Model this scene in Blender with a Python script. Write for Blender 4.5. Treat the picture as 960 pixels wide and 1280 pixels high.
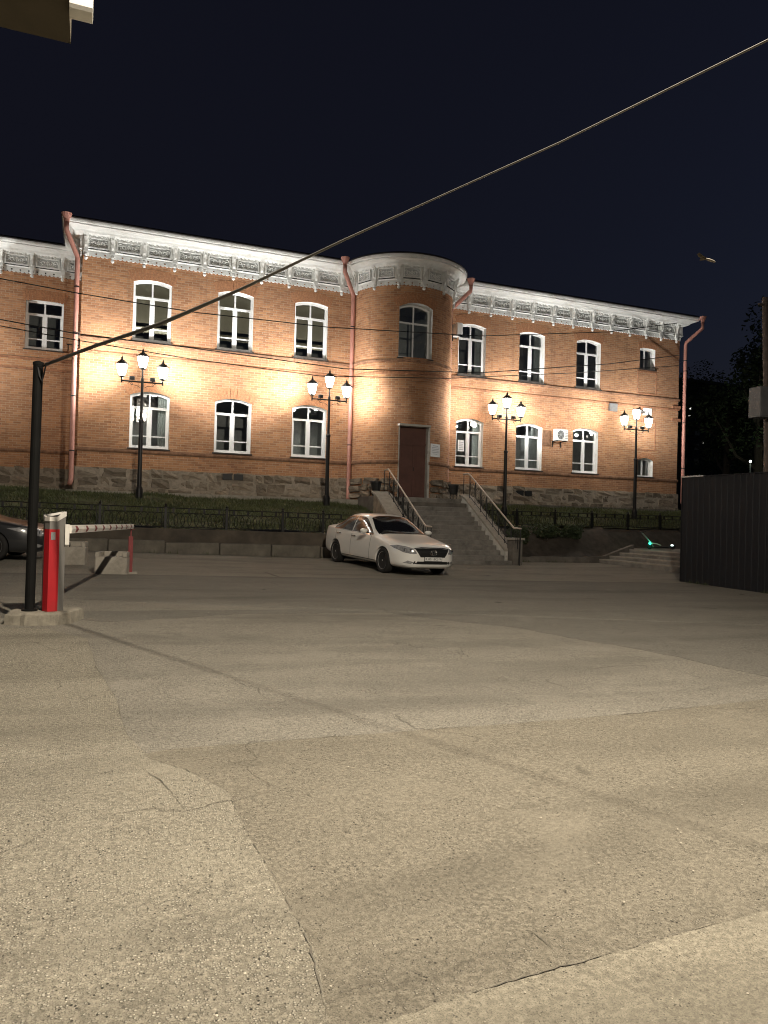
import bpy, bmesh, math, random
from mathutils import Vector, Matrix
from mathutils.bvhtree import BVHTree
R = math.radians
rnd = random.Random(7)
for o in list(bpy.data.objects): bpy.data.objects.remove(o)
sc = bpy.context.scene
COL = sc.collection

# ------------------------------------------------------------------ camera
F_PX, CXP, CYP = 924.0, 480.0, 640.0
YAW, PITCH, ROLL = R(21.446), R(.548), R(-1.495)
CAM = Vector((0, -28, 1.4))
hd = Vector((math.sin(YAW), math.cos(YAW), 0)); r0 = Vector((math.cos(YAW), -math.sin(YAW), 0))
fwd = hd*math.cos(PITCH) + Vector((0, 0, math.sin(PITCH))); u0 = r0.cross(fwd)
rgt = r0*math.cos(ROLL) - u0*math.sin(ROLL); upv = r0*math.sin(ROLL) + u0*math.cos(ROLL)
cd = bpy.data.cameras.new('camera'); cam = bpy.data.objects.new('camera', cd); COL.objects.link(cam)
cd.sensor_fit = 'VERTICAL'; cd.sensor_height = 24.0; cd.lens = F_PX/1280*24.0
cd.clip_start = .05; cd.clip_end = 2000
m3 = Matrix((rgt, upv, -fwd)).transposed()
cam.matrix_world = Matrix.Translation(CAM) @ m3.to_4x4()
sc.camera = cam
sc.view_settings.view_transform = 'Standard'; sc.view_settings.look = 'None'
sc.view_settings.exposure = 1.2; sc.view_settings.gamma = 1; sc.view_settings.use_curve_mapping = False
sc.render.engine = 'CYCLES'
sc.cycles.use_denoising = True
sc.cycles.max_bounces = 6; sc.cycles.transparent_max_bounces = 12
sc.cycles.sample_clamp_indirect = 4.0
sc.cycles.pixel_filter_type = 'BLACKMAN_HARRIS'; sc.cycles.filter_width = 1.05
def ray(px, py): return rgt*((px-CXP)/F_PX) - upv*((py-CYP)/F_PX) + fwd
def onY(px, py, Y): v = ray(px, py); return CAM + v*((Y-CAM.y)/v.y)
def onZ(px, py, Z): v = ray(px, py); return CAM + v*((Z-CAM.z)/v.z)
def cp(px, py, depth): return CAM + ray(px, py)*depth

# ------------------------------------------------------------------ night sky, faint twilight
w = bpy.data.worlds.new('World'); sc.world = w; w.use_nodes = True
nt = w.node_tree; bg = nt.nodes['Background']
sky = nt.nodes.new('ShaderNodeTexSky'); sky.sky_type = 'NISHITA'; sky.sun_disc = False
SUN_EL, SUN_AZ = R(-4.0), R(115)
sky.sun_elevation = SUN_EL; sky.sun_rotation = SUN_AZ; sky.air_density = 1.0; sky.dust_density = 1.5; sky.ozone_density = 2.0
glow = nt.nodes.new('ShaderNodeMix'); glow.data_type = 'RGBA'; glow.blend_type = 'ADD'; glow.inputs[0].default_value = 1.0
glow.inputs[7].default_value = (.0095, .0085, .011, 1)          # even city glow
nt.links.new(sky.outputs[0], glow.inputs[6]); nt.links.new(glow.outputs[2], bg.inputs[0]); bg.inputs[1].default_value = .16
sl = bpy.data.lights.new('twilight_sun', 'SUN'); sl.energy = .01; sl.angle = R(15); sl.color = (.7, .8, 1)
so = bpy.data.objects.new('twilight_sun', sl); COL.objects.link(so); so.rotation_euler = (R(80), 0, R(-115))
# light strengths of the lamps of the place
P_STREET, P_FLOOD, E_LANT = 4300.0, 560.0, 24.0
WARM = (1, .89, .735); NEUTRAL = (1, .955, .86); COOL = (1, .99, .95)

# ------------------------------------------------------------------ materials
MATS = {}
def mat(name):
    m = bpy.data.materials.new(name); m.use_nodes = True
    MATS[name] = m
    return m, m.node_tree, m.node_tree.nodes, m.node_tree.links, m.node_tree.nodes['Principled BSDF']
def N(nt, t, **kw):
    n = nt.nodes.new(t)
    for k, v in kw.items(): setattr(n, k, v)
    return n
def ramp(nt, stops, src):
    n = nt.nodes.new('ShaderNodeValToRGB'); e = n.color_ramp.elements
    while len(e) < len(stops): e.new(.5)
    for i, (p, c) in enumerate(stops):
        e[i].position = p; e[i].color = (*c, 1) if len(c) == 3 else c
    nt.links.new(src, n.inputs[0]); return n.outputs[0]
def noise(nt, vec, scale, detail=4, rough=.6, dist=0):
    n = nt.nodes.new('ShaderNodeTexNoise'); n.inputs['Scale'].default_value = scale
    n.inputs['Detail'].default_value = detail; n.inputs['Roughness'].default_value = rough
    n.inputs['Distortion'].default_value = dist
    if vec is not None: nt.links.new(vec, n.inputs['Vector'])
    return n.outputs[0]
def mixc(nt, fac, a, b, mode='MIX'):
    n = nt.nodes.new('ShaderNodeMix'); n.data_type = 'RGBA'; n.blend_type = mode
    for s, v in ((n.inputs[0], fac), (n.inputs[6], a), (n.inputs[7], b)):
        if hasattr(v, 'is_linked'): nt.links.new(v, s)
        elif isinstance(v, (int, float)): s.default_value = v
        else: s.default_value = (*v, 1)
    return n.outputs[2]
def math_(nt, op, a, b=0.0, clamp=False):
    n = nt.nodes.new('ShaderNodeMath'); n.operation = op; n.use_clamp = clamp
    for s, v in ((n.inputs[0], a), (n.inputs[1], b)):
        if hasattr(v, 'is_linked'): nt.links.new(v, s)
        else: s.default_value = v
    return n.outputs[0]
def bump(nt, b, h, strength, dist=.01, prev=None):
    n = nt.nodes.new('ShaderNodeBump'); n.inputs['Strength'].default_value = strength; n.inputs['Distance'].default_value = dist
    nt.links.new(h, n.inputs['Height'])
    if prev is not None: nt.links.new(prev, n.inputs['Normal'])
    nt.links.new(n.outputs[0], b.inputs['Normal']); return n.outputs[0]
def coord(nt, kind='Object'):
    return nt.nodes.new('ShaderNodeTexCoord').outputs[kind]
def simple(name, col, rough=.6, metal=0.0, var=.12, scale=6.0, bmp=.0, coat=0.0, spec=.5, dirt=None, perobj=0.0):
    m, t, n, l, b = mat(name); v = coord(t)
    f = noise(t, v, scale, 5)
    lo = tuple(c*(1-var) for c in col); hi = tuple(min(1, c*(1+var)) for c in col)
    c = ramp(t, [(.3, lo), (.7, hi)], f)
    if dirt:
        f2 = noise(t, v, scale*.37, 8, .7)
        c = mixc(t, ramp(t, [(.52, (0, 0, 0)), (.72, (1, 1, 1))], f2), c, dirt)
    if perobj:
        oi = t.nodes.new('ShaderNodeObjectInfo')
        g = math_(t, 'MULTIPLY_ADD', oi.outputs['Random'], 2*perobj); g.node.inputs[2].default_value = 1-perobj
        c = mixc(t, 1.0, c, g, 'MULTIPLY')
    l.new(c, b.inputs['Base Color'])
    b.inputs['Roughness'].default_value = rough; b.inputs['Metallic'].default_value = metal
    b.inputs['Coat Weight'].default_value = coat; b.inputs['Specular IOR Level'].default_value = spec
    if bmp: bump(t, b, noise(t, v, scale*8, 5), bmp, .01)
    return m
def brick_mat(name, rows=.077):
    m, t, n, l, b = mat(name); uv = coord(t, 'UV')
    # slight wobble so courses are not ruler straight
    nz = N(t, 'ShaderNodeTexNoise'); nz.inputs['Scale'].default_value = 2.2; nz.inputs['Detail'].default_value = 2; l.new(uv, nz.inputs['Vector'])
    va = N(t, 'ShaderNodeVectorMath', operation='MULTIPLY_ADD'); l.new(nz.outputs['Color'], va.inputs[0]); va.inputs[1].default_value = (.03, .02, 0); l.new(uv, va.inputs[2])
    br = N(t, 'ShaderNodeTexBrick'); l.new(va.outputs[0], br.inputs['Vector'])
    br.inputs['Scale'].default_value = 1; br.inputs['Brick Width'].default_value = .265; br.inputs['Row Height'].default_value = rows
    br.inputs['Mortar Size'].default_value = .008; br.inputs['Mortar Smooth'].default_value = .3; br.inputs['Bias'].default_value = -.1
    br.inputs['Color1'].default_value = (.52, .255, .122, 1); br.inputs['Color2'].default_value = (.285, .125, .062, 1); br.inputs['Mortar'].default_value = (.50, .37, .25, 1)
    big = noise(t, uv, .45, 6, .65); mid = noise(t, uv, 3.5, 6, .7)
    c = mixc(t, ramp(t, [(.35, (0, 0, 0)), (.72, (.4, .4, .4))], mid), br.outputs['Color'], (.53, .325, .20))
    c = mixc(t, ramp(t, [(.45, (0, 0, 0)), (.75, (.5, .5, .5))], big), c, (.20, .095, .06))
    # scattered pale repaired bricks and lime blooms
    sm = noise(t, uv, 9, 3, .8); c = mixc(t, ramp(t, [(.66, (0, 0, 0)), (.74, (.6, .6, .6))], sm), c, (.50, .38, .28))
    # long vertical damp streaks
    mp = N(t, 'ShaderNodeMapping'); l.new(uv, mp.inputs['Vector']); mp.inputs['Scale'].default_value = (1.6, .10, 1)
    st = noise(t, mp.outputs[0], 1.5, 6, .7); c = mixc(t, ramp(t, [(.55, (0, 0, 0)), (.8, (.55, .55, .55))], st), c, (.16, .085, .055))
    l.new(c, b.inputs['Base Color']); b.inputs['Roughness'].default_value = .9; b.inputs['Specular IOR Level'].default_value = .25
    h = math_(t, 'MULTIPLY_ADD', br.outputs['Fac'], -1.0); h.node.inputs[2].default_value = 1.0
    h2 = math_(t, 'MULTIPLY_ADD', noise(t, uv, 30, 5), .5); l.new(h, h2.node.inputs[2])
    bump(t, b, h2, .8, .012)
    return m
def asphalt(name, dark, light, stone, amt, vs, cracks=.5, smooth=.4):
    m, t, n, l, b = mat(name); v = coord(t)
    big = noise(t, v, .35, 8, .65); mid = noise(t, v, 2.3, 8, .7); fin = noise(t, v, 45, 6, .75); vf = noise(t, v, 190, 4, .7)
    c = ramp(t, [(.28, dark), (.72, light)], big)
    c = mixc(t, ramp(t, [(.40, (0, 0, 0)), (.70, (.55, .55, .55))], mid), c, tuple(x*.62 for x in dark))
    c = mixc(t, ramp(t, [(.42, (0, 0, 0)), (.60, (1, 1, 1))], fin), c, tuple(x*1.38 for x in light))
    c = mixc(t, ramp(t, [(.52, (0, 0, 0)), (.62, (.9, .9, .9))], vf), c, tuple(x*.36 for x in dark))
    # exposed aggregate
    vo = N(t, 'ShaderNodeTexVoronoi'); vo.inputs['Scale'].default_value = vs; l.new(v, vo.inputs['Vector'])
    sp = N(t, 'ShaderNodeSeparateColor'); l.new(vo.outputs['Color'], sp.inputs[0])
    inside = ramp(t, [(.25, (1, 1, 1)), (.42, (0, 0, 0))], vo.outputs['Distance'])
    patchy = noise(t, v, 1.3, 5, .65)
    thr = math_(t, 'MULTIPLY', patchy, amt)
    pick = math_(t, 'LESS_THAN', sp.outputs[0], thr)
    fac = math_(t, 'MULTIPLY', pick, inside)
    sc_ = mixc(t, sp.outputs[1], stone, tuple(x*.62 for x in stone))
    c = mixc(t, fac, c, sc_)
    dk = math_(t, 'MULTIPLY', math_(t, 'GREATER_THAN', sp.outputs[2], .955), inside)
    c = mixc(t, dk, c, (.03, .027, .022))
    vp = N(t, 'ShaderNodeTexVoronoi'); vp.inputs['Scale'].default_value = 42; l.new(v, vp.inputs['Vector'])
    sp2 = N(t, 'ShaderNodeSeparateColor'); l.new(vp.outputs['Color'], sp2.inputs[0])
    pit = math_(t, 'MULTIPLY', math_(t, 'LESS_THAN', sp2.outputs[0], math_(t, 'MULTIPLY', ramp(t, [(.45, (0, 0, 0)), (.75, (1, 1, 1))], noise(t, v, 1.9, 6, .7)), .42)), ramp(t, [(.18, (1, 1, 1)), (.36, (0, 0, 0))], vp.outputs['Distance']))
    c = mixc(t, math_(t, 'MULTIPLY', pit, .8), c, tuple(x*.38 for x in dark))
    # cracks
    nz = N(t, 'ShaderNodeTexNoise'); nz.inputs['Scale'].default_value = 2.0; nz.inputs['Detail'].default_value = 8; l.new(v, nz.inputs['Vector'])
    va = N(t, 'ShaderNodeVectorMath', operation='MULTIPLY_ADD'); l.new(nz.outputs['Color'], va.inputs[0]); va.inputs[1].default_value = (.7, .7, 0); l.new(v, va.inputs[2])
    vc = N(t, 'ShaderNodeTexVoronoi', feature='DISTANCE_TO_EDGE'); vc.inputs['Scale'].default_value = .55; l.new(va.outputs[0], vc.inputs['Vector'])
    ck = math_(t, 'MULTIPLY', ramp(t, [(.0, (1, 1, 1)), (.006, (0, 0, 0))], vc.outputs['Distance']), ramp(t, [(.5, (0, 0, 0)), (.6, (1, 1, 1))], noise(t, v, .8, 4)))
    ck = math_(t, 'MULTIPLY', ck, cracks); c = mixc(t, ck, c, (.035, .03, .024))
    mp = N(t, 'ShaderNodeMapping'); l.new(v, mp.inputs['Vector']); mp.inputs['Rotation'].default_value = (0, 0, R(-28)); mp.inputs['Scale'].default_value = (.16, .9, 1)
    tr = noise(t, mp.outputs[0], 1.2, 7, .6, .4); c = mixc(t, ramp(t, [(.47, (0, 0, 0)), (.68, (.55, .55, .55))], tr), c, tuple(x*.60 for x in dark))
    wr = noise(t, v, .9, 6, .6, .5); c = mixc(t, ramp(t, [(.55, (0, 0, 0)), (.72, (.5, .5, .5))], wr), c, tuple(min(1, x*1.22) for x in light))
    # oil drips
    vd = N(t, 'ShaderNodeTexVoronoi'); vd.inputs['Scale'].default_value = .9; l.new(va.outputs[0], vd.inputs['Vector'])
    oil = ramp(t, [(.045, (.85, .85, .85)), (.10, (0, 0, 0))], vd.outputs['Distance']); c = mixc(t, oil, c, tuple(x*.45 for x in dark))
    l.new(c, b.inputs['Base Color']); b.inputs['Roughness'].default_value = .88; b.inputs['Specular IOR Level'].default_value = .3
    hh = math_(t, 'MULTIPLY_ADD', inside, .6); l.new(math_(t, 'MULTIPLY', fin, 1.2), hh.node.inputs[2])
    hh = math_(t, 'MULTIPLY_ADD', vf, .5); l.new(math_(t, 'ADD', math_(t, 'MULTIPLY', fac, .9), math_(t, 'MULTIPLY', fin, 1.2)), hh.node.inputs[2])
    h3 = math_(t, 'SUBTRACT', hh, math_(t, 'MULTIPLY', ck, 3.0))
    bump(t, b, h3, smooth, .012)
    return m

M_BRICK = brick_mat('brick_wall', .086)
M_ARCH = simple('arch_brick', (.42, .20, .10), .9, var=.28, scale=14, bmp=.3)
M_STONE = simple('rubble_stone', (.215, .175, .13), .92, var=.35, scale=5, bmp=.6, perobj=.35)
M_MORTAR = simple('plinth_mortar', (.30, .255, .20), .95, var=.25, scale=8, bmp=.6)
M_WHITE = simple('white_cornice_paint', (.78, .78, .75), .65, var=.06, scale=4, bmp=.08, dirt=(.55, .53, .48))
M_PVC = simple('white_window_frame', (.82, .82, .81), .35, var=.03)
M_REVEAL = simple('white_plaster_reveal', (.78, .77, .74), .8, var=.08, scale=5, dirt=(.55, .52, .46))
M_PIPE = simple('pink_pipe_paint', (.50, .235, .185), .5, var=.12, scale=3, dirt=(.36, .16, .12))
M_IRON = simple('black_iron', (.016, .016, .016), .45, metal=.3, var=.2)
M_ROOF = simple('dark_roof_sheet', (.05, .045, .045), .5, metal=.4, var=.2)
M_SILL = simple('dark_sill_metal', (.045, .035, .03), .6, var=.2)
M_DOOR = simple('brown_door', (.13, .062, .048), .5, var=.15, scale=3)
M_DARKROOM = simple('dim_room', (.5, .5, .48), .9)
M_BLIND = simple('beige_blind', (.62, .56, .42), .8, var=.05)
M_CURTAIN = simple('pale_curtain', (.60, .62, .60), .85, var=.1, scale=12)
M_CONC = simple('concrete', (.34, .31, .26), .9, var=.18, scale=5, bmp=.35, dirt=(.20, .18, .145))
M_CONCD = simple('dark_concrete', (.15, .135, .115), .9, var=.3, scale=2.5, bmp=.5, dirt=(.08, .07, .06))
M_KERB = simple('old_kerb', (.145, .13, .105), .92, var=.3, scale=3, bmp=.6, dirt=(.09, .08, .065))
M_STEP = simple('stair_concrete', (.23, .213, .188), .85, var=.22, scale=4, bmp=.3, dirt=(.09, .082, .07))
M_PLASTER = simple('peeling_white_plaster', (.55, .53, .48), .9, var=.12, scale=6, bmp=.4, dirt=(.25, .22, .18))
M_WOOD = simple('handrail_wood', (.52, .44, .36), .45, var=.12, scale=9)
M_GRASSBED = simple('lawn_soil', (.050, .062, .022), .95, var=.5, scale=3, bmp=.5, dirt=(.075, .06, .035))
M_GRASS = simple('grass_blade', (.072, .086, .030), .8, var=.45, scale=2)
M_SOIL = simple('bed_soil', (.055, .045, .034), .95, var=.4, scale=4, bmp=.7)
M_LEAF = simple('dark_leaf', (.045, .065, .025), .7, var=.4, scale=3)
M_BARK = simple('bark', (.07, .055, .04), .9, var=.3, scale=8, bmp=.5)
M_RED = simple('barrier_red', (.42, .012, .018), .45, var=.08, scale=5, dirt=(.26, .02, .02))
M_BGREY = simple('barrier_grey', (.19, .18, .165), .5, var=.08)
M_BWHITE = simple('barrier_white', (.72, .69, .63), .5, var=.06, dirt=(.5, .46, .4))
M_DRED = simple('post_red', (.20, .03, .03), .6, var=.2)
M_BLACKP = simple('black_pole_paint', (.007, .007, .0065), .75, var=.2, spec=.15)
M_CABLE = simple('cable_sheath', (.17, .16, .14), .5, var=.15)
M_WIRE = simple('thin_wire', (.02, .02, .02), .6)
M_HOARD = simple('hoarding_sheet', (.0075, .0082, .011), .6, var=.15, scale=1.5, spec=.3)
M_TRIM = simple('galvanised_trim', (.45, .45, .44), .4, metal=.6)
M_SOFFIT = simple('canopy_soffit', (.085, .07, .045), .85, var=.1)
M_PIPEW = simple('white_plastic_pipe', (.78, .76, .70), .4, var=.04)
M_PAINT = simple('pearl_paint', (.80, .785, .74), .30, var=.01, coat=.75)
M_DPAINT = simple('graphite_paint', (.035, .036, .038), .3, metal=.3, var=.02, coat=.8)
M_BLK = simple('black_plastic', (.012, .012, .012), .5)
M_RUB = simple('tyre_rubber', (.014, .013, .012), .85, var=.2)
M_RIM = simple('alloy', (.72, .71, .68), .38, metal=.3, var=.06)
M_CHROME = simple('chrome', (.75, .75, .74), .12, metal=1.0, var=.02)
M_SEAM = simple('panel_gap', (.03, .028, .025), .8)
M_LENS = simple('lamp_lens', (.42, .42, .42), .12, metal=.4, coat=1.0, var=.4, scale=14)
M_PLATE = simple('plate_white', (.72, .72, .70), .5, var=.03)
M_PAPER = simple('paper_white', (.80, .80, .80), .7, var=.03)
M_INK = simple('ink', (.04, .04, .045), .7)
M_GREYINK = simple('grey_ink', (.33, .34, .37), .7)
M_AC = simple('ac_casing', (.72, .72, .70), .5, var=.05, dirt=(.55, .53, .48))
M_VENT = simple('grey_box', (.22, .22, .22), .6)
M_POLE2 = simple('rusty_pole', (.17, .135, .115), .8, var=.3)
M_FARWALL = simple('far_wall', (.05, .048, .045), .9, var=.2)
M_PEB = simple('pebble', (.40, .36, .285), .8, var=.4, scale=40)
M_YEL = simple('worn_line', (.30, .28, .22), .9, var=.3, scale=7)
A_LOT = asphalt('asphalt_lot', (.178, .164, .134), (.246, .227, .186), (.42, .385, .31), .60, 60, .35, 1.0)
A_MID = asphalt('asphalt_mid', (.160, .142, .107), (.212, .190, .146), (.44, .40, .32), .45, 80, .22, 1.0)
A_SMOOTH = asphalt('asphalt_smooth', (.168, .151, .115), (.212, .192, .147), (.38, .35, .27), .25, 95, .12, .6)
A_ROUGH = asphalt('asphalt_rough', (.180, .162, .124), (.268, .244, .190), (.64, .59, .48), 1.0, 80, .3, 1.0)

def emis(name, col, s):
    m = bpy.data.materials.new(name); m.use_nodes = True; t = m.node_tree
    t.nodes.remove(t.nodes['Principled BSDF']); e = t.nodes.new('ShaderNodeEmission')
    e.inputs[0].default_value = (*col, 1); e.inputs[1].default_value = s
    t.links.new(e.outputs[0], t.nodes['Material Output'].inputs[0]); return m
M_LANT = emis('lantern_glass_lit', NEUTRAL, E_LANT)
M_GREEN = emis('green_led', (.03, .8, .42), 3)
M_LED = emis('white_led', (.75, 1, .9), 3)
M_FARWIN = emis('far_lit_window', (1, .95, .85), 1.6)
M_FARLAMP = emis('far_lamp_glass', (.95, 1, .9), 2.5)
M_FLOODF = emis('flood_glass', NEUTRAL, 3)
def glass_mat(name, tint, refl):
    m = bpy.data.materials.new(name); m.use_nodes = True; t = m.node_tree
    t.nodes.remove(t.nodes['Principled BSDF'])
    tr = t.nodes.new('ShaderNodeBsdfTransparent'); tr.inputs[0].default_value = (*tint, 1)
    gl = t.nodes.new('ShaderNodeBsdfGlossy'); gl.inputs['Roughness'].default_value = .03
    nz = noise(t, coord(t), 3.0, 2); bp = t.nodes.new('ShaderNodeBump'); bp.inputs['Strength'].default_value = .06; bp.inputs['Distance'].default_value = .05
    t.links.new(nz, bp.inputs['Height']); t.links.new(bp.outputs[0], gl.inputs['Normal'])
    fr = t.nodes.new('ShaderNodeLayerWeight'); fr.inputs[0].default_value = .25
    fc = math_(t, 'MULTIPLY_ADD', fr.outputs['Fresnel'], .8); fc.node.inputs[2].default_value = refl
    mx = t.nodes.new('ShaderNodeMixShader'); t.links.new(fc, mx.inputs[0]); t.links.new(tr.outputs[0], mx.inputs[1]); t.links.new(gl.outputs[0], mx.inputs[2])
    t.links.new(mx.outputs[0], t.nodes['Material Output'].inputs[0]); return m
M_GLASS = glass_mat('window_glass', (.88, .92, .92), .15)
M_CGLASS = simple('car_glass', (.008, .008, .008), .10, coat=.25, spec=.6)

# ------------------------------------------------------------------ mesh helpers
ROOTLOC = {}
def link(o): COL.objects.link(o); return o
def tag(o, label=None, cat=None, group=None, kind=None):
    if label: o['label'] = label
    if cat: o['category'] = cat
    if group: o['group'] = group
    if kind: o['kind'] = kind
    return o
def thing(name, loc, label, cat, group=None):
    o = link(bpy.data.objects.new(name, None)); o.location = loc; o.empty_display_size = .2
    ROOTLOC[o.name] = Vector(loc); return tag(o, label, cat, group)
def rootloc(o):
    while o.parent: o = o.parent
    return ROOTLOC.get(o.name, Vector((0, 0, 0)))
class MB:
    def __init__(s): s.v = []; s.f = []; s.uv = {}; s.mi = []
    def add(s, vs, fs):
        b = len(s.v); s.v += [Vector(p) for p in vs]; s.f += [tuple(b+i for i in f) for f in fs]; return s
    def box(s, a, b):
        x0, y0, z0 = a; x1, y1, z1 = b
        return s.add([(x0,y0,z0),(x1,y0,z0),(x1,y1,z0),(x0,y1,z0),(x0,y0,z1),(x1,y0,z1),(x1,y1,z1),(x0,y1,z1)],
                     [(0,3,2,1),(4,5,6,7),(0,1,5,4),(1,2,6,5),(2,3,7,6),(3,0,4,7)])
    def cbox(s, c, d): return s.box((c[0]-d[0]/2,c[1]-d[1]/2,c[2]-d[2]/2),(c[0]+d[0]/2,c[1]+d[1]/2,c[2]+d[2]/2))
    def bbox(s, a, b, e=.01):   # box with chamfered vertical and top edges
        x0,y0,z0=a; x1,y1,z1=b
        ring=lambda o,z:[(x0+o+e,y0+o,z),(x1-o-e,y0+o,z),(x1-o,y0+o+e,z),(x1-o,y1-o-e,z),(x1-o-e,y1-o,z),(x0+o+e,y1-o,z),(x0+o,y1-o-e,z),(x0+o,y0+o+e,z)]
        vs=ring(0,z0)+ring(0,z1-e)+ring(e,z1)
        fs=[tuple(range(7,-1,-1)),tuple(range(16,24))]
        for k in (0,8):
            for i in range(8): fs.append((k+i,k+(i+1)%8,k+8+(i+1)%8,k+8+i))
        return s.add(vs,fs)
    def tube(s, pts, r, n=8, cap=True):
        pts=[Vector(p) for p in pts]; rr = r if isinstance(r,(list,tuple)) else [r]*len(pts)
        b=len(s.v); prev=None
        for i,p in enumerate(pts):
            t=(pts[min(i+1,len(pts)-1)]-pts[max(i-1,0)]).normalized()
            if prev is None:
                a=Vector((0,0,1)) if abs(t.z)<.9 else Vector((1,0,0)); u=t.cross(a).normalized()
            else: u=(prev-t*prev.dot(t)).normalized()
            prev=u; v=t.cross(u)
            for k in range(n):
                an=2*math.pi*k/n; s.v.append(p+(u*math.cos(an)+v*math.sin(an))*rr[i])
        for i in range(len(pts)-1):
            for k in range(n):
                s.f.append((b+i*n+k,b+i*n+(k+1)%n,b+(i+1)*n+(k+1)%n,b+(i+1)*n+k))
        if cap:
            s.f.append(tuple(b+k for k in range(n-1,-1,-1))); e=b+(len(pts)-1)*n; s.f.append(tuple(e+k for k in range(n)))
        return s
    def lathe(s, prof, c=(0,0,0), n=16, axis='z', cap=True):
        b=len(s.v); c=Vector(c)
        for r,z in prof:
            for k in range(n):
                a=2*math.pi*k/n
                p=(r*math.cos(a),r*math.sin(a),z) if axis=='z' else ((r*math.cos(a),z,r*math.sin(a)) if axis=='y' else (z,r*math.cos(a),r*math.sin(a)))
                s.v.append(c+Vector(p))
        for i in range(len(prof)-1):
            for k in range(n):
                q=(b+i*n+k,b+i*n+(k+1)%n,b+(i+1)*n+(k+1)%n,b+(i+1)*n+k); s.f.append(q if axis!='y' else q[::-1])
        if cap:
            s.f.append(tuple(b+k for k in range(n-1,-1,-1))); e=b+(len(prof)-1)*n; s.f.append(tuple(e+k for k in range(n)))
        return s
    def prism(s, poly, d, fn):   # poly 2D, extruded by d: fn(u,v,w)->3D
        n=len(poly); vs=[fn(u,v,0) for u,v in poly]+[fn(u,v,d) for u,v in poly]
        return s.add(vs,[tuple(range(n-1,-1,-1)),tuple(range(n,2*n))]+[(i,(i+1)%n,n+(i+1)%n,n+i) for i in range(n)])
    def build(s, name, m, parent=None, smooth=False, local=False, kind=None, fix=True):
        off = Vector((0,0,0)) if (local or parent is None) else rootloc(parent)
        me=bpy.data.meshes.new(name); me.from_pydata([p-off for p in s.v],[],s.f)
        if isinstance(m,(list,tuple)):
            for x in m: me.materials.append(x)
        else: me.materials.append(m)
        if s.uv:
            L=me.uv_layers.new(name='uv')
            for p in me.polygons:
                uvs=s.uv.get(p.index)
                if uvs:
                    for li,u in zip(p.loop_indices,uvs): L.data[li].uv=u
        if fix and not s.uv:
            bm=bmesh.new(); bm.from_mesh(me); bmesh.ops.recalc_face_normals(bm,faces=bm.faces); bm.to_mesh(me); bm.free()
        if smooth:
            for p in me.polygons: p.use_smooth=True
        o=link(bpy.data.objects.new(name,me)); o.parent=parent
        if kind: o['kind']=kind
        return o
def copy_tree(o, parent=None):
    c=o.copy()
    if o.type=='LIGHT': c.data=o.data.copy()
    link(c); c.parent=parent
    for ch in list(o.children): copy_tree(ch,c)
    return c
def ss(a,b,x):
    t=max(0,min(1,(x-a)/(b-a))); return t*t*(3-2*t)
def zg(x,y):
    xx=max(-12,x); xx = xx if xx<10.5 else 10.5+1.2*(1-math.exp(-(xx-10.5)/1.2))
    yy=max(-60,min(0,y))
    return -.1+.0145*(yy+28)-.0234*xx+.08*ss(-12,-7.5,y)*(1-ss(8.5,11.5,x))
def onG(px,py,dz=0):
    p=onZ(px,py,0)
    for i in range(12): p=onZ(px,py,zg(p.x,p.y)+dz)
    return p

# ------------------------------------------------------------------ ground
def axis_pts(a,b,c,d,step):
    o=[a]; x=b
    while x<c+1e-6: o.append(x); x+=step
    return o+[d]
gx=[-900,-300,-100,-40]+[-20+1*i for i in range(61)]+[60,110,300,900]
gy=[-900,-300,-100,-50]+[-35+1*i for i in range(46)]+[25,60,150,400,1200]
g=MB(); g.v=[Vector((x,y,zg(x,y))) for y in gy for x in gx]; nx=len(gx)
g.f=[(j*nx+i,j*nx+i+1,(j+1)*nx+i+1,(j+1)*nx+i) for j in range(len(gy)-1) for i in range(nx-1)]
tag(g.build('ground',A_LOT,smooth=True),kind='structure')
def jag(pts,amp,step=.06,seed=1):
    r=random.Random(seed); out=[]; ph=[r.uniform(0,6) for _ in range(6)]; L=0
    for a,b in zip(pts[:-1],pts[1:]):
        d=(Vector(b)-Vector(a)); n=max(1,int(d.length/step)); q=Vector((-d.y,d.x))/max(d.length,1e-6)
        for i in range(n):
            t=i/n; s_=L+d.length*t
            k=sum(math.sin(s_*f+p)/f**.7 for f,p in zip((3,7,15,31,57,90),ph))*amp + r.uniform(-1,1)*amp*.35
            p=Vector(a)+d*t+q*k; out.append((p.x,p.y))
        L+=d.length
    out.append(tuple(pts[-1])); return out
def sheet(name,poly,dz,m,thick=.012):
    b=MB(); n=len(poly)
    b.v=[Vector((x,y,zg(x,y)+dz)) for x,y in poly]+[Vector((x,y,zg(x,y)+dz-thick)) for x,y in poly]
    b.f=[tuple(range(n))]+[(i,n+i,n+(i+1)%n,(i+1)%n) for i in range(n)]
    return tag(b.build(name,m),kind='structure')
G2=lambda px,py:(lambda p:(p.x,p.y))(onG(px,py))
mid_top=[G2(*p) for p in ((205,938),(300,930),(480,917),(600,908),(700,900),(800,892),(960,874))]
mt=[(x,y) for x,y in mid_top]; mt=mt+[(mt[-1][0]+2.2,mt[-1][1]+.25),(14.5,-22.3)]
A_FAR = asphalt('asphalt_newer_shaded', (.140, .130, .109), (.188, .175, .146), (.29, .27, .22), .5, 60, .4, .9)  # newer asphalt, with the fall-off of lamp light also darkened into its colour
fb=[G2(*p) for p in ((60,772),(130,778),(300,768),(480,766),(650,786),(800,812),(960,846))]
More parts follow.
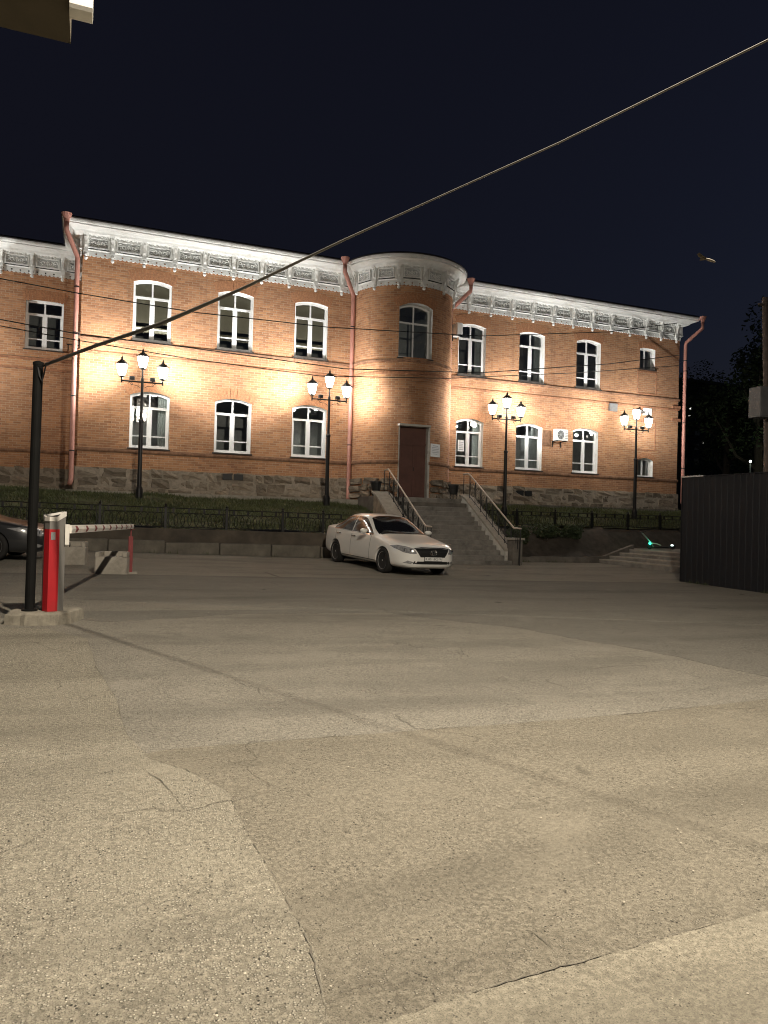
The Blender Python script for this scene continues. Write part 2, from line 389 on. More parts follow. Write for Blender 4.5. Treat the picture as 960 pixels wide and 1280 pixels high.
sheet('shaded_newer_asphalt',jag([(-14,fb[0][1]-.3)]+fb+[(17.3,-20)],.06,.12,12)+[(17.3,-5.0),(13.2,-5.0),(13.2,-6.2),(10,-6.2),(9.6,-5.6),(-14,-5.6)] if False else jag([(-14,fb[0][1]-.3)]+fb+[(15.3,-19.8)],.06,.12,12)+[(15.3,-12.2),(8.5,-12.0),(-14,-12.0)],.003,A_FAR,.02)
sheet('asphalt_repair',jag([(.0,-23.55)]+mt,.012,.05,3)+[(14.5,-34),(-.2,-34)],.004,A_MID,.012)
rb=[G2(*p) for p in ((0,786),(60,788),(108,800),(122,838),(142,872),(160,922),(188,952),(232,966),(285,995),(306,1040),(336,1092),(366,1142),(392,1190),(402,1240),(408,1285))]
sheet('rough_asphalt',jag([(-9,rb[0][1]+.6)]+rb+[(.72,-27),(.8,-29)],.010,.035,5)+[(.8,-34),(-9,-34)],.016,A_ROUGH,.03)
sb=[G2(*p) for p in ((470,1285),(560,1252),(700,1212),(820,1180),(960,1140))]
sheet('smooth_asphalt',jag([(.85,-29)]+sb+[(3.4,-25.5),(9,-23.9),(14,-23.4)],.008,.04,9)+[(14,-34),(.85,-34)],.010,A_SMOOTH,.02)
M_DIRT=simple('crack_dirt',(.105,.094,.074),.95,var=.4,scale=20,bmp=.5)
def crack(name,pts,wmax,dz,seed,fill=1.0):
    r=random.Random(seed); P=jag(pts,.012,.03,seed); b=MB(); n=len(P); ph=r.uniform(0,6); L=[]; Rr=[]
    for i,(x,y) in enumerate(P):
        a=Vector(P[max(0,i-1)]); c=Vector(P[min(n-1,i+1)]); d=(c-a).normalized() if (c-a).length>1e-6 else Vector((1,0)); q=Vector((-d.y,d.x))
        e=min(1,i/6,(n-1-i)/6); w_=wmax*e*max(.0,(.5+.5*math.sin(i*.21+ph)*math.sin(i*.083+ph*2))*fill+r.uniform(-.25,.25))
        for k in (-1,1):
            p=Vector((x,y))+q*w_*k*r.uniform(.6,1.2); b.v.append(Vector((p.x,p.y,zg(p.x,p.y)+dz)))
    b.f=[(2*i,2*i+1,2*i+3,2*i+2) for i in range(n-1)]
    tag(b.build(name,M_DIRT),kind='structure')
crack('pavement_crack',rb[2:9],.006,.0205,31,.5); crack('pavement_crack',rb[8:],.008,.0205,32,.5)
crack('pavement_crack',mt[:5],.006,.0085,33,.7); crack('pavement_crack',mt[4:8],.007,.0085,34,.6)
crack('pavement_crack',sb,.005,.0145,35,.7)
GP=lambda L:[G2(*p) for p in L]
crack('pavement_crack',GP([(640,1152),(665,1168),(700,1198)]),.006,.0085,36,1.0); crack('pavement_crack',GP([(790,1140),(820,1150),(870,1158)]),.005,.0085,37,1.0)
crack('pavement_crack',GP([(150,945),(200,978),(232,1018)]),.005,.0205,38,.8); crack('pavement_crack',GP([(105,880),(125,868)]),.008,.0205,39,1.0)
crack('pavement_crack',GP([(330,715),(372,728),(412,740)]),.06,.0045,40,1.0); crack('pavement_crack',GP([(300,748),(345,752)]),.07,.0045,41,1.0)
# loose gravel on the worn left patch
gb=MB(); rg=random.Random(3)
OCT=[(1,0,0),(0,1,0),(-1,0,0),(0,-1,0),(0,0,.7),(0,0,-.4)]; OF=[(0,1,4),(1,2,4),(2,3,4),(3,0,4),(1,0,5),(2,1,5),(3,2,5),(0,3,5)]
def rbx(y):
    for a,b in zip(rb[:-1],rb[1:]):
        if min(a[1],b[1])<=y<=max(a[1],b[1]) and abs(a[1]-b[1])>1e-6: return a[0]+(b[0]-a[0])*(y-a[1])/(b[1]-a[1])
    return .72
for i in range(5200):
    y=rg.uniform(-26.6,-19.5); x=rg.uniform(-3.2,rbx(y)+.04); dd=math.sin(x*3.1+y*1.7)+math.sin(y*4.3-x*2.2)
    if rg.random()>.45+.25*dd: continue
    s_=rg.choice((.003,.003,.004,.004,.005,.007)); a=rg.uniform(0,6); z=zg(x,y)+.016+s_*.25
    sx,sy,sz=s_*rg.uniform(.7,1.4),s_*rg.uniform(.6,1.1),s_*rg.uniform(.5,.9)
    gb.add([(x+math.cos(a)*p[0]*sx-math.sin(a)*p[1]*sy,y+math.sin(a)*p[0]*sx+math.cos(a)*p[1]*sy,z+p[2]*sz) for p in OCT],OF)
for i in range(900):
    y=rg.uniform(-26.4,-17); x=rg.uniform(.3,7); s_=rg.choice((.003,.003,.004,.006)); z=zg(x,y)+.011+s_*.2
    gb.add([(x+p[0]*s_,y+p[1]*s_*.8,z+p[2]*s_*.8) for p in OCT],OF)
tag(gb.build('loose_gravel',M_PEB),'pale loose gravel scattered over the worn asphalt','gravel',kind='stuff')

# ------------------------------------------------------------------ building
BR=thing('brick_building',(12.7,4,2.0),'two-storey red brick building with white carved cornice and rounded entrance tower','building')
Z0,ZP,ZC=1.2,2.98,10.30
TX,TR=11.55,2.07
def arch_pts(u0_,u1,zt,rise,n=8):
    # segmental arch from (u0,zt-rise) over (mid,zt) to (u1,zt-rise)
    h=(u1-u0_)/2; rad=(h*h+rise*rise)/(2*rise); c=(u0_+u1)/2; zc=zt-rad; a=math.asin(h/rad)
    return [(c+rad*math.sin(-a+2*a*i/n),zc+rad*math.cos(-a+2*a*i/n)) for i in range(n+1)]
def wall(name,u0_,u1,z0,z1,holes,fn,m,parent,maxw=2.0,uoff=0):
    b=MB()
    def q(ps):
        i=len(b.v); b.v+=[Vector(fn(u,z)) for u,z in ps]; b.f.append(tuple(range(i,i+len(ps)))); b.uv[len(b.f)-1]=[(u+uoff,z) for u,z in ps]
    us={u0_,u1}
    for h in holes: us|={h[0],h[1]}
    us=sorted(us); full=[]
    for a,c in zip(us[:-1],us[1:]):
        n=max(1,math.ceil((c-a)/maxw)); full+=[(a+(c-a)*i/n,a+(c-a)*(i+1)/n) for i in range(n)]
    for a,c in full:
        hs=sorted([h for h in holes if h[0]<=a+1e-6 and h[1]>=c-1e-6],key=lambda h:h[2]); z=z0
        for h in hs:
            if h[2]>z: q([(a,z),(c,z),(c,h[2]),(a,h[2])])
            zt,rise=h[3],h[4]
            if rise>0:
                hh=(h[1]-h[0])/2; rad=(hh*hh+rise*rise)/(2*rise); cc=(h[0]+h[1])/2
                zf=lambda u:zt-rad+math.sqrt(max(0,rad*rad-(u-cc)**2)); n=max(1,int(round(8*(c-a)/(h[1]-h[0]))))
                for i in range(n):
                    p0=a+(c-a)*i/n; p1=a+(c-a)*(i+1)/n
                    q([(p0,zf(p0)),(p1,zf(p1)),(p1,zt+.02),(p0,zt+.02)])
                z=zt+.02
            else: z=zt
        if z<z1: q([(a,z),(c,z),(c,z1),(a,z1)])
    return b.build(name,m,parent,fix=False)
WINU=[(1.12,2.45),(4.12,5.45),(7.07,8.40),(14.19,15.50),(17.18,18.48),(20.18,21.50)]
WINL=[(1.11,2.48),(4.11,5.48),(7.07,8.45),(14.18,15.48),(17.11,18.45),(20.08,21.46)]
holes=[(a,b,7.60,9.82,.11) for a,b in WINU]+[(a,b,3.73,5.77,.14) for a,b in WINL]
SMALL=[(23.74,24.64,8.80,9.80,0),(23.74,24.64,3.72,4.60,.12)]
flat=lambda u,z:(u,0,z)
wall('wall',-.6,9.62,Z0,ZC+.4,[h for h in holes if h[1]<9.6],flat,M_BRICK,BR)
wall('wall',13.48,26.1,Z0,ZC+.4,[h for h in holes if h[0]>13.4]+SMALL,flat,M_BRICK,BR)
wall('wall',0,3.3,Z0,ZC+.4,[],lambda u,z:(-.6,3.3-u,z),M_BRICK,BR)       # left return
wall('wall',0,9.0,Z0,ZC+.4,[],lambda u,z:(26.1,u,z),M_BRICK,BR)          # right flank
wall('wall',0,26.7,Z0,ZC+.4,[],lambda u,z:(26.1-u,9.0,z),M_BRICK,BR)
tfn=lambda u,z:(TX+TR*math.sin(u/TR),-TR*math.cos(u/TR),z)
TA=lambda x:TR*math.asin((x-TX)/TR)
TW=(TA(10.68),TA(12.02),7.62,9.72,.16); TD=(TA(10.80),TA(11.97),2.25,4.98,0)
wall('tower_wall',-math.pi/2*TR,math.pi/2*TR,Z0,ZC+.4,[TW,TD],tfn,M_BRICK,BR,maxw=.2,uoff=3.1)
# left wing, set back
LY=3.0; LW=(-2.60,-1.28,7.52,9.38,0)
wall('wing_wall',-14,-.6,Z0,10.35,[LW,(-6.2,-4.9,7.52,9.38,0),(-6.2,-4.9,3.8,5.7,.15)],lambda u,z:(u,LY,z),M_BRICK,BR,uoff=1.7)
# brick string courses
def courses(name,poly,prof,m,parent):
    """poly: list of (x,y,nx,ny) points with outward mitre vectors; prof: (o,z) closed loop"""
    b=MB(); n=len(prof)
    for x,y,ax,ay in poly: b.v+=[Vector((x+ax*o,y+ay*o,z)) for o,z in prof]
    for i in range(len(poly)-1):
        for k in range(n): b.f.append((i*n+k,(i+1)*n+k,(i+1)*n+(k+1)%n,i*n+(k+1)%n))
    b.f.append(tuple(range(n))); e=(len(poly)-1)*n; b.f.append(tuple(e+k for k in range(n-1,-1,-1)))
    return b.build(name,m,parent)
Lp=[(-.6,3.0,-1,0),(-.6,0,-1,-1),(9.66,0,0,-1)]
Rp=[(13.44,0,0,-1),(26.1,0,1,-1),(26.1,9,1,0)]
def Tp(a0=-88,a1=88,n=36): return [(TX+TR*math.sin(R(a)),-TR*math.cos(R(a)),math.sin(R(a)),-math.cos(R(a))) for a in [a0+(a1-a0)*i/n for i in range(n+1)]]
Wp=[(-14,LY,0,-1),(-.61,LY,0,-1)]
M_BELT=simple('belt_brick',(.34,.16,.085),.9,var=.4,scale=9,bmp=.5)
M_BELTD=simple('weathered_ledge',(.27,.145,.085),.9,var=.4,scale=6,bmp=.5)
for i,P in enumerate((Lp,Rp,Tp(),Wp)):
    d=.002*i
    if P is Wp: lv=[(3.66,.05),(7.14,.06),(6.75,.04)]
    else: lv=[(3.62,.05),(7.50,.06),(7.02,.045)]
    for z,o in lv:
        PP=P
        if P[0][2:]!=(0,-1) and len(P)>10 and z<4:    # the tower ledge stops at the doorway
            ad=math.degrees(math.asin((10.78-TX)/TR)); ae=math.degrees(math.asin((11.99-TX)/TR))
            courses('string_course',Tp(-88,ad,16),[(0.0,z-.10),(o*.6,z-.08),(o+d,z-.03),(o+d,z+.03),(-.02,z+.05)],M_BELTD,BR)
            PP=Tp(ae,88,22)
        if z>7.3: courses('string_course',PP,[(-.02,z-.07),(o,z-.05),(o+d,z+.03),(-.02,z+.06)],M_BELTD,BR)
        elif z>6: courses('string_course',PP,[(-.02,z-.05),(o,z-.03),(o+d,z+.04),(-.02,z+.07)],M_BELT,BR)
        else: courses('string_course',PP,[(-.02,z-.10),(o*.6,z-.08),(o+d,z-.03),(o+d,z+.03),(-.02,z+.05)],M_BELTD,BR)
# corner pilaster steps at the right end
for z0_,z1_ in ((6.45,6.6),(7.08,7.2)): MB().box((25.7,-.075,z0_),(26.2,.3,z1_)).build('corner_ledge',M_BELT,BR)

# windows --------------------------------------------------
def window(u0_,u1,z0,z1,rise,fn,kind,depth=.17,sillm=M_SILL):
    """fn(u,z,d) d = metres behind wall face"""
    def outline(e):
        if rise>0:
            a=arch_pts(u0_+e,u1-e,z1-e,rise*(u1-u0_-2*e)/(u1-u0_),8)
            return [(u0_+e,z0+e),(u1-e,z0+e)]+a[::-1]
        return [(u0_+e,z0+e),(u1-e,z0+e),(u1-e,z1-e),(u0_+e,z1-e)]
    wn=MB(); o=outline(0); n=len(o)
    for d in (0,depth+.07): wn.v+=[Vector(fn(u,z,d)) for u,z in o]
    wn.f=[(i,(i+1)%n,n+(i+1)%n,n+i) for i in range(n)]
    win=wn.build('window',M_REVEAL,BR,fix=False)                     # the plastered reveal carries frame, panes and sill
    fr=MB(); a,b2=outline(.004),outline(.075)
    def band(A,B,d0,d1):
        k=len(A); i0=len(fr.v)
        for P,d in ((A,d0),(B,d0),(A,d1),(B,d1)): fr.v+=[Vector(fn(u,z,d)) for u,z in P]
        for i in range(k):
            j=(i+1)%k
            fr.f+=[(i0+i,i0+j,i0+k+j,i0+k+i),(i0+k+i,i0+k+j,i0+3*k+j,i0+3*k+i),(i0+j,i0+i,i0+2*k+i,i0+2*k+j)]
    band(a,b2,depth,depth+.06)
    W=u1-u0_; Hh=z1-z0; c=(u0_+u1)/2
    def bar(p0,p1,q0,q1,dd=0):
        vs=[fn(u,z,d) for d in (depth+dd,depth+.055) for u,z in ((p0,q0),(p1,q0),(p1,q1),(p0,q1))]
        fr.add(vs,[(0,1,2,3),(4,7,6,5),(0,4,5,1),(1,5,6,2),(2,6,7,3),(3,7,4,0)])
    panes=[]
    if kind=='full':
        zt=z0+Hh*.70; zl=z0+Hh*.21
        bar(u0_+.07,u1-.07,zt,zt+.09,.003); bar(c-.03,c+.03,zt+.085,z1-.06,.005)
        bar(c-.085,c+.085,z0+.07,zt+.005,.004); bar(u0_+.07,c-.08,zl,zl+.045,.008); bar(c+.08,u1-.07,zl,zl+.045,.008)
        for s_ in (-1,1):
            e0=u0_+.07 if s_<0 else u1-.07
            bar(min(e0,e0-s_*.045),max(e0,e0-s_*.045),z0+.07,zt,.009)
        bar(u0_+.11,c-.08,z0+.07,z0+.115,.010); bar(c+.08,u1-.11,z0+.07,z0+.115,.010)
        L,Rr=(u0_+.05,c),(c,u1-.05)
        for A,B in (L,Rr): panes+=[(A,B,z0+.06,zl+.02),(A,B,zl+.02,zt+.04)]
        for A,B in (L,Rr): panes.append((A,B,zt+.04,'top'))
    elif kind=='tower':
        zt=z0+Hh*.64; bar(u0_+.07,u1-.07,zt,zt+.07,.003); bar(c-.03,c+.03,z0+.07,z1-.06,.005)
        for A,B in ((u0_+.05,c),(c,u1-.05)): panes+=[(A,B,z0+.06,zt+.035),(A,B,zt+.035,'top')]
    else:
        bar(c-.04,c+.04,z0+.07,z1-.06,.005)
        for A,B in ((u0_+.05,c),(c,u1-.05)): panes.append((A,B,z0+.06,'top'))
    f=fr.build('frame',M_PVC,win)
    def ztop(u):
        if rise<=0: return z1-.05
        h=W/2; rad=(h*h+rise*rise)/(2*rise); return z1-rad+math.sqrt(max(0,rad*rad-(u-c)**2))-.04
    for A,B,q0,q1 in panes:
        pm=MB()
        if q1=='top':
            k=5; us=[A+(B-A)*i/k for i in range(k+1)]
            poly=[(A,q0),(B,q0)]+[(u,ztop(u)) for u in us[::-1]]
        else: poly=[(A,q0),(B,q0),(B,q1),(A,q1)]
        pm.v=[Vector(fn(u,z,depth+.035)) for u,z in poly]; pm.f=[tuple(range(len(poly)))]
        pm.build('pane',M_GLASS,win,fix=False)
    s=MB(); pts=[fn(u0_-.06,z0-.05,-.075),fn(u1+.06,z0-.05,-.075),fn(u1+.06,z0-.05,.0),fn(u0_-.06,z0-.05,.0),fn(u0_-.06,z0-.012,-.075),fn(u1+.06,z0-.012,-.075),fn(u1+.06,z0+.004,.0),fn(u0_-.06,z0+.004,.0)]
    s.add(pts,[(0,3,2,1),(4,5,6,7),(0,1,5,4),(1,2,6,5),(2,3,7,6),(3,0,4,7)]); s.build('sill',sillm,win)
    return win
def room(u0_,u1,z0,z1,y0,win,blind=None,z_blind=None):
    b=MB(); d0,d1=y0+.26,y0+2.4; x0,x1=u0_-.35,u1+.35
    b.add([(x0,d0,z0-.5),(x1,d0,z0-.5),(x1,d0,z1+.4),(x0,d0,z1+.4),(x0,d1,z0-.5),(x1,d1,z0-.5),(x1,d1,z1+.4),(x0,d1,z1+.4)],
          [(4,5,6,7),(0,1,5,4),(1,2,6,5),(2,3,7,6),(3,0,4,7)])
    b.build('room',M_DARKROOM,win,fix=False)
    if blind=='blind':
        MB().box((u0_+.06,y0+.30,z_blind),(u1-.06,y0+.31,z1-.02)).build('blind',M_BLIND,win)
        MB().box((u0_+.06,y0+.34,z_blind-.34),(u1-.06,y0+.35,z_blind-.12)).build('blind',M_BLIND,win)
    if blind=='curtain':
        for a,c in ((u0_+.72*(u1-u0_),u1-.03),):
            cm=MB(); k=18
            pts=[(a+(c-a)*i/k,y0+.34+.03*math.sin(i*1.9)) for i in range(k+1)]
            cm.v=[Vector((x,y,z)) for z in (z0-.2,z1+.1) for x,y in pts]; cm.f=[(i,i+1,k+2+i,k+1+i) for i in range(k)]
            cm.build('curtain',M_CURTAIN,win,fix=False)
ffn=lambda u,z,d:(u,d,z)
wins_u=[]; wins_l=[]
for i,(a,b) in enumerate(WINU):
    wn=window(a,b,7.60,9.82,.11,ffn,'full'); wins_u.append(wn)
    room(a,b,7.6,9.82,0,wn,'blind' if i<3 else ('curtain' if i in (3,4) else None),7.6+.72+.03*i)
for i,(a,b) in enumerate(WINL):
    wn=window(a,b,3.73,5.77,.14,ffn,'full'); wins_l.append(wn)
    room(a,b,3.73,5.77,0,wn,'curtain' if i in (0,3,4) else None)
for a,b,z0_,z1_,rs in SMALL:
    wn=window(a,b,z0_,z1_,rs,ffn,'small',.22); room(a,b,z0_,z1_,0,wn)
wn=window(LW[0],LW[1],LW[2],LW[3],0,lambda u,z,d:(u,LY+d,z),'full'); room(LW[0],LW[1],LW[2],LW[3],LY,wn)
# tower window: flat frame on the chord
ta0,ta1=TW[0]/TR,TW[1]/TR; yc=-TR*math.cos(max(abs(ta0),abs(ta1)))
def twf(u,z,d):
    x=TX+TR*math.sin(u/TR); yw=-TR*math.cos(u/TR)
    return (x,yw+d if d<=0 else (yw if d==0 else yc+d),z)
wn=window(TW[0],TW[1],TW[2],TW[3],TW[4],twf,'tower',.16); 
b=MB(); b.add([(10.4,yc+.3,7.2),(12.3,yc+.3,7.2),(12.3,yc+.3,10),(10.4,yc+.3,10),(10.4,.8,7.2),(12.3,.8,7.2),(12.3,.8,10),(10.4,.8,10)],[(4,5,6,7),(0,1,5,4),(1,2,6,5),(2,3,7,6),(3,0,4,7)]); b.build('room',M_DARKROOM,wn,fix=False)
# soldier-brick arches over the openings
def brick_arch(u0_,u1,zt,rise,y,hgt=.40,n=14,tower=False):
    b=MB(); h=(u1-u0_)/2; rs=max(rise,.06); rad=(h*h+rs*rs)/(2*rs); c=(u0_+u1)/2; zc=zt-rad; A=math.asin(min(1,h/rad))*1.12
    for i in range(n):
        a0=-A+2*A*(i+.08)/n; a1=-A+2*A*(i+.92)/n; ra,rb_=rad+.012,rad+hgt+rnd.uniform(-.012,.012); o=rnd.uniform(.004,.014)
        ps=[(c+r_*math.sin(a),zc+r_*math.cos(a)) for r_,a in ((ra,a0),(ra,a1),(rb_,a1),(rb_,a0))]
        if tower: fn=lambda u,v,w:(TX+(TR+w)*math.sin(u/TR),-(TR+w)*math.cos(u/TR),v)
        else: fn=lambda u,v,w:(u,y-w,v)
        b.prism(ps,o,fn)
    b.build('brick_arch',M_ARCH,BR,kind='stuff')
for a,b_ in WINU: brick_arch(a,b_,9.82,.11,0)
for a,b_ in WINL: brick_arch(a,b_,5.77,.14,0)
brick_arch(23.74,24.64,9.80,0,0,.32,10); brick_arch(23.74,24.64,4.60,.12,0,.25,10)
brick_arch(TW[0],TW[1],9.72,.16,0,tower=True); brick_arch(LW[0],LW[1],9.38,0,LY)
# blind brick panels in the narrow end bay
def panel_frame(x0,x1,z0_,z1_):
    b=MB(); e=.05
    b.box((x0,-.022,z0_),(x0+e,.02,z1_)); b.box((x1-e,-.022,z0_),(x1,.02,z1_)); b.box((x0+e,-.022,z1_-e),(x1-e,.02,z1_)); b.box((x0+e,-.022,z0_),(x1-e,.02,z0_+e))
    b.build('blind_panel',M_BELT,BR)
panel_frame(23.62,24.76,7.62,8.70); panel_frame(23.62,24.76,4.95,6.35)
# door ---------------------------------------------------------------
dx0,dx1=10.80,11.97; dyl=-TR*math.cos(TD[0]/TR); dyr=-TR*math.cos(TD[1]/TR); dY=max(dyl,dyr)+.16
rv=MB()
rv.add([(dx1,dyr-.012,2.25),(dx1,dY+.06,2.25),(dx1,dY+.06,4.98),(dx1,dyr-.012,4.98),(dx1+.07,dyr-.005,2.25),(dx1+.07,dyr-.005,4.98),(dx1+.07,dY+.06,2.25),(dx1+.07,dY+.06,4.98)],[(0,1,2,3),(4,0,3,5),(6,4,5,7),(1,6,7,2),(3,2,7,5)])
rv.add([(dx0,dyl-.012,2.25),(dx0,dY+.06,2.25),(dx0,dY+.06,4.98),(dx0,dyl-.012,4.98),(dx0-.05,dyl-.005,2.25),(dx0-.05,dyl-.005,4.98)],[(0,3,2,1),(4,5,3,0)])
rv.build('door_reveal',M_PLASTER,BR)
MB().box((dx0-.07,-TR-.03,4.98),(dx1+.07,dY+.06,5.06)).build('door_lintel',M_PLASTER,BR)
dr=MB().box((dx0,dY,2.25),(dx1,dY+.05,4.98)).build('door',M_DOOR,BR)
cdx=(dx0+dx1)/2
MB().box((dx0,dY-.03,4.28),(dx1,dY-.002,4.36)).build('transom_bar',M_DOOR,dr)
for s_ in (0,1):
    xa=dx0+.04+s_*(cdx-dx0); xb=xa+(cdx-dx0)-.08
    lf=MB().box((xa,dY-.022,2.30),(xb,dY-.002,4.26)).build('door_leaf',M_DOOR,dr)
    for z0_,z1_ in ((2.42,3.0),(3.12,3.32),(3.44,4.14)):
        pm=MB(); pm.box((xa+.09,dY-.034,z0_),(xb-.09,dY-.024,z1_)); pm.box((xa+.14,dY-.046,z0_+.05),(xb-.14,dY-.036,z1_-.05)); pm.build('door_panel',M_DOOR,dr)
MB().tube([(cdx+.07,dY-.03,3.3),(cdx+.07,dY-.08,3.3),(cdx+.07,dY-.08,3.42),(cdx+.07,dY-.03,3.42)],.01).build('door_handle',M_IRON,dr)
# rubble stone plinth --------------------------------------------------
def stone_mesh(seed):
    r=random.Random(seed); bm=bmesh.new(); bmesh.ops.create_cube(bm,size=1.0)
    bmesh.ops.subdivide_edges(bm,edges=bm.edges[:],cuts=1,use_grid_fill=True)
    for v in bm.verts:
        c=v.co; k=sum(1 for q in c if abs(q)>.4)
        if k>=2: c*=r.uniform(.84,.95)
        v.co=c+Vector((r.uniform(-.05,.05),r.uniform(-.12,.12),r.uniform(-.06,.06)))
    me=bpy.data.meshes.new('stone'); bm.to_mesh(me); bm.free(); me.materials.append(M_STONE); return me
STM=[stone_mesh(i) for i in range(14)]
def stones(u0_,u1,z0_,z1_,fn,rot,rows=3,seed=0):
    r=random.Random(seed); hs=[r.uniform(.8,1.2) for _ in range(rows)]; t=sum(hs); z=z0_
    for h in hs:
        h=h/t*(z1_-z0_); u=u0_-r.uniform(0,.2)
        while u<u1-.1:
            wd=min(r.choice((.32,.42,.5,.6,.75,.95)),u1-u+.03); o=link(bpy.data.objects.new('stone',STM[r.randrange(14)]))
            uc=max(u0_,u)+ (u+wd-max(u0_,u))/2; zz=z+h/2+r.uniform(-.03,.03); p=Vector(fn(uc,zz))
            o.parent=BR; o.location=p-rootloc(BR); hh=h*r.uniform(.86,.98)
            o.scale=((u+wd-max(u0_,u))*.93,.30+r.uniform(-.05,.05),hh); o.rotation_euler=(0,r.uniform(-.05,.05),rot(uc)); u+=wd
        z+=h
stones(-.6,9.62,2.0,ZP,lambda u,z:(u,.06,z),lambda u:0,3,1)
stones(13.9,26.15,2.0,ZP,lambda u,z:(u,.06,z),lambda u:0,3,2)
stones(-1.5*TR,TD[0]-.06,2.2,ZP,lambda u,z:(TX+(TR-.05)*math.sin(u/TR),-(TR-.05)*math.cos(u/TR),z),lambda u:u/TR,3,3)
stones(TD[1]+.10,1.5*TR,2.2,ZP,lambda u,z:(TX+(TR-.05)*math.sin(u/TR),-(TR-.05)*math.cos(u/TR),z),lambda u:u/TR,3,4)
stones(-5.5,-.65,2.05,ZP+.05,lambda u,z:(u,LY+.06,z),lambda u:0,3,5)
stones(0,2.9,2.05,ZP,lambda u,z:(-.54,u,z),lambda u:math.pi/2,3,6)
MB().box((-.655,-.058,1.2),(9.7,.02,ZP-.02)).build('plinth',M_MORTAR,BR); MB().box((13.8,-.058,1.2),(26.155,.02,ZP-.02)).build('plinth',M_MORTAR,BR)
MB().box((-9,LY-.058,1.2),(-.62,LY+.02,ZP)).build('plinth',M_MORTAR,BR)
for x0_,z in ((4.45,2.86),(17.15,2.72)):
    MB().box((x0_,-.13,z-.14),(x0_+.34,-.05,z+.08)).build('vent',M_BLK,BR); MB().box((x0_+.42,-.13,z-.14),(x0_+.76,-.05,z+.08)).build('vent',M_BLK,BR)
# cornice --------------------------------------------------------------
CP=[(-.02,10.52),(.075,10.52),(.075,10.56),(.115,10.58),(.115,10.60),(.09,10.62),(.09,11.03),(.17,11.05),(.24,11.07),(.30,11.10),(.34,11.16),(.44,11.215),(.56,11.24),(.60,11.25),(.60,11.29),(.64,11.31),(.66,11.36),(.66,11.40),(-.02,11.42)]
def cornice(P,dz=0,k=1.0): return courses('cornice',P,[(o*k,z+dz) for o,z in CP],M_WHITE,BR)
cornice(Lp); cornice(Rp); cornice(Tp(-90,90,48),.003,.84); cornice(Wp,-.03)
for P,dz,k in ((Lp,0,1),(Rp,0,1),(Tp(-90,90,48),.003,.84),(Wp,-.03,1)):
    courses('eave_sheet',P,[(-.02,11.424+dz),(.70*k,11.405+dz),(.70*k,11.43+dz),(-.02,11.52+dz)],M_ROOF,BR)
def fringe(length,fn,name='fringe_board'):
    """pierced, scalloped valance board: teeth at the lower edge, square holes above them"""
    b=MB(); n=max(1,round(length/.29)); w_=length/n
    for i in range(n):
        u=i*w_; zt,zh,zl=10.525,10.445,10.405
        e=.028; c=u+w_/2
        def bx(ua,ub,za,zb):
            vs=[fn(x,z,o) for o in (.03,.075) for x,z in ((ua,za),(ub,za),(ub,zb),(ua,zb))]
            b.add(vs,[(3,2,1,0),(4,5,6,7),(0,1,5,4),(1,2,6,5),(2,3,7,6),(3,0,4,7)])
        bx(u,u+w_,zh+.04,zt); bx(u,c-e,zl,zh+.04); bx(c+e,u+w_,zl,zh+.04); bx(c-e,c+e,zl,zh-.02)
        for h_ in (0,.5):
            poly=[(u+w_*h_+w_*.5*t,zl-d_) for t,d_ in ((0,0),(.12,.03),(.3,.046),(.5,.053),(.7,.046),(.88,.03),(1,0))]
            b.prism(poly[::-1],.045,lambda p,q,r_:fn(p,q,.03+r_))
    b.build(name,M_WHITE,BR)
def dentil(length,fn):
    b=MB(); n=max(1,round(length/.15)); w_=length/n
    for i in range(n):
        u=i*w_
        b.prism([(u+w_*.1,11.06),(u+w_*.5,10.99),(u+w_*.9,11.06)],.03,lambda p,q,r_:fn(p,q,.175+r_))
    b.build('dentil_strip',M_WHITE,BR,kind='stuff')
def scroll_mesh(wd):
    b=MB(); k=wd/1.06
    def spiral(cx,cz,r0_,turns,a0,sgn):
        return [(cx+sgn*r0_*(1-.75*t/16)*math.cos(a0+turns*6.283*t/16),0,cz+r0_*(1-.75*t/16)*math.sin(a0+turns*6.283*t/16)) for t in range(17)]
    for sg in (-1,1):
        b.tube(spiral(sg*.19*k,.0,.10,1.2,math.pi,sg),.019,5); b.tube(spiral(sg*.35*k,.04,.075,1.0,-.6,sg),.016,5)
        b.tube([(sg*.05*k,0,-.10),(sg*.12*k,0,-.125),(sg*.26*k,0,-.115),(sg*.38*k,0,-.06)],.018,5)
    b.tube([(0,0,-.125),(0,0,.11)],[.026,.012],5); b.tube([(-.06,0,.0),(0,0,.08),(.06,0,0)],.016,5)
    me=bpy.data.meshes.new('scroll'); me.from_pydata(b.v,[],b.f); me.materials.append(M_WHITE); return me
SCR={}
M_GROUNDP=simple('panel_ground_paint',(.50,.51,.50),.8,var=.15,scale=6); M_SLOT=simple('slot_dark',(.03,.03,.03),.9)
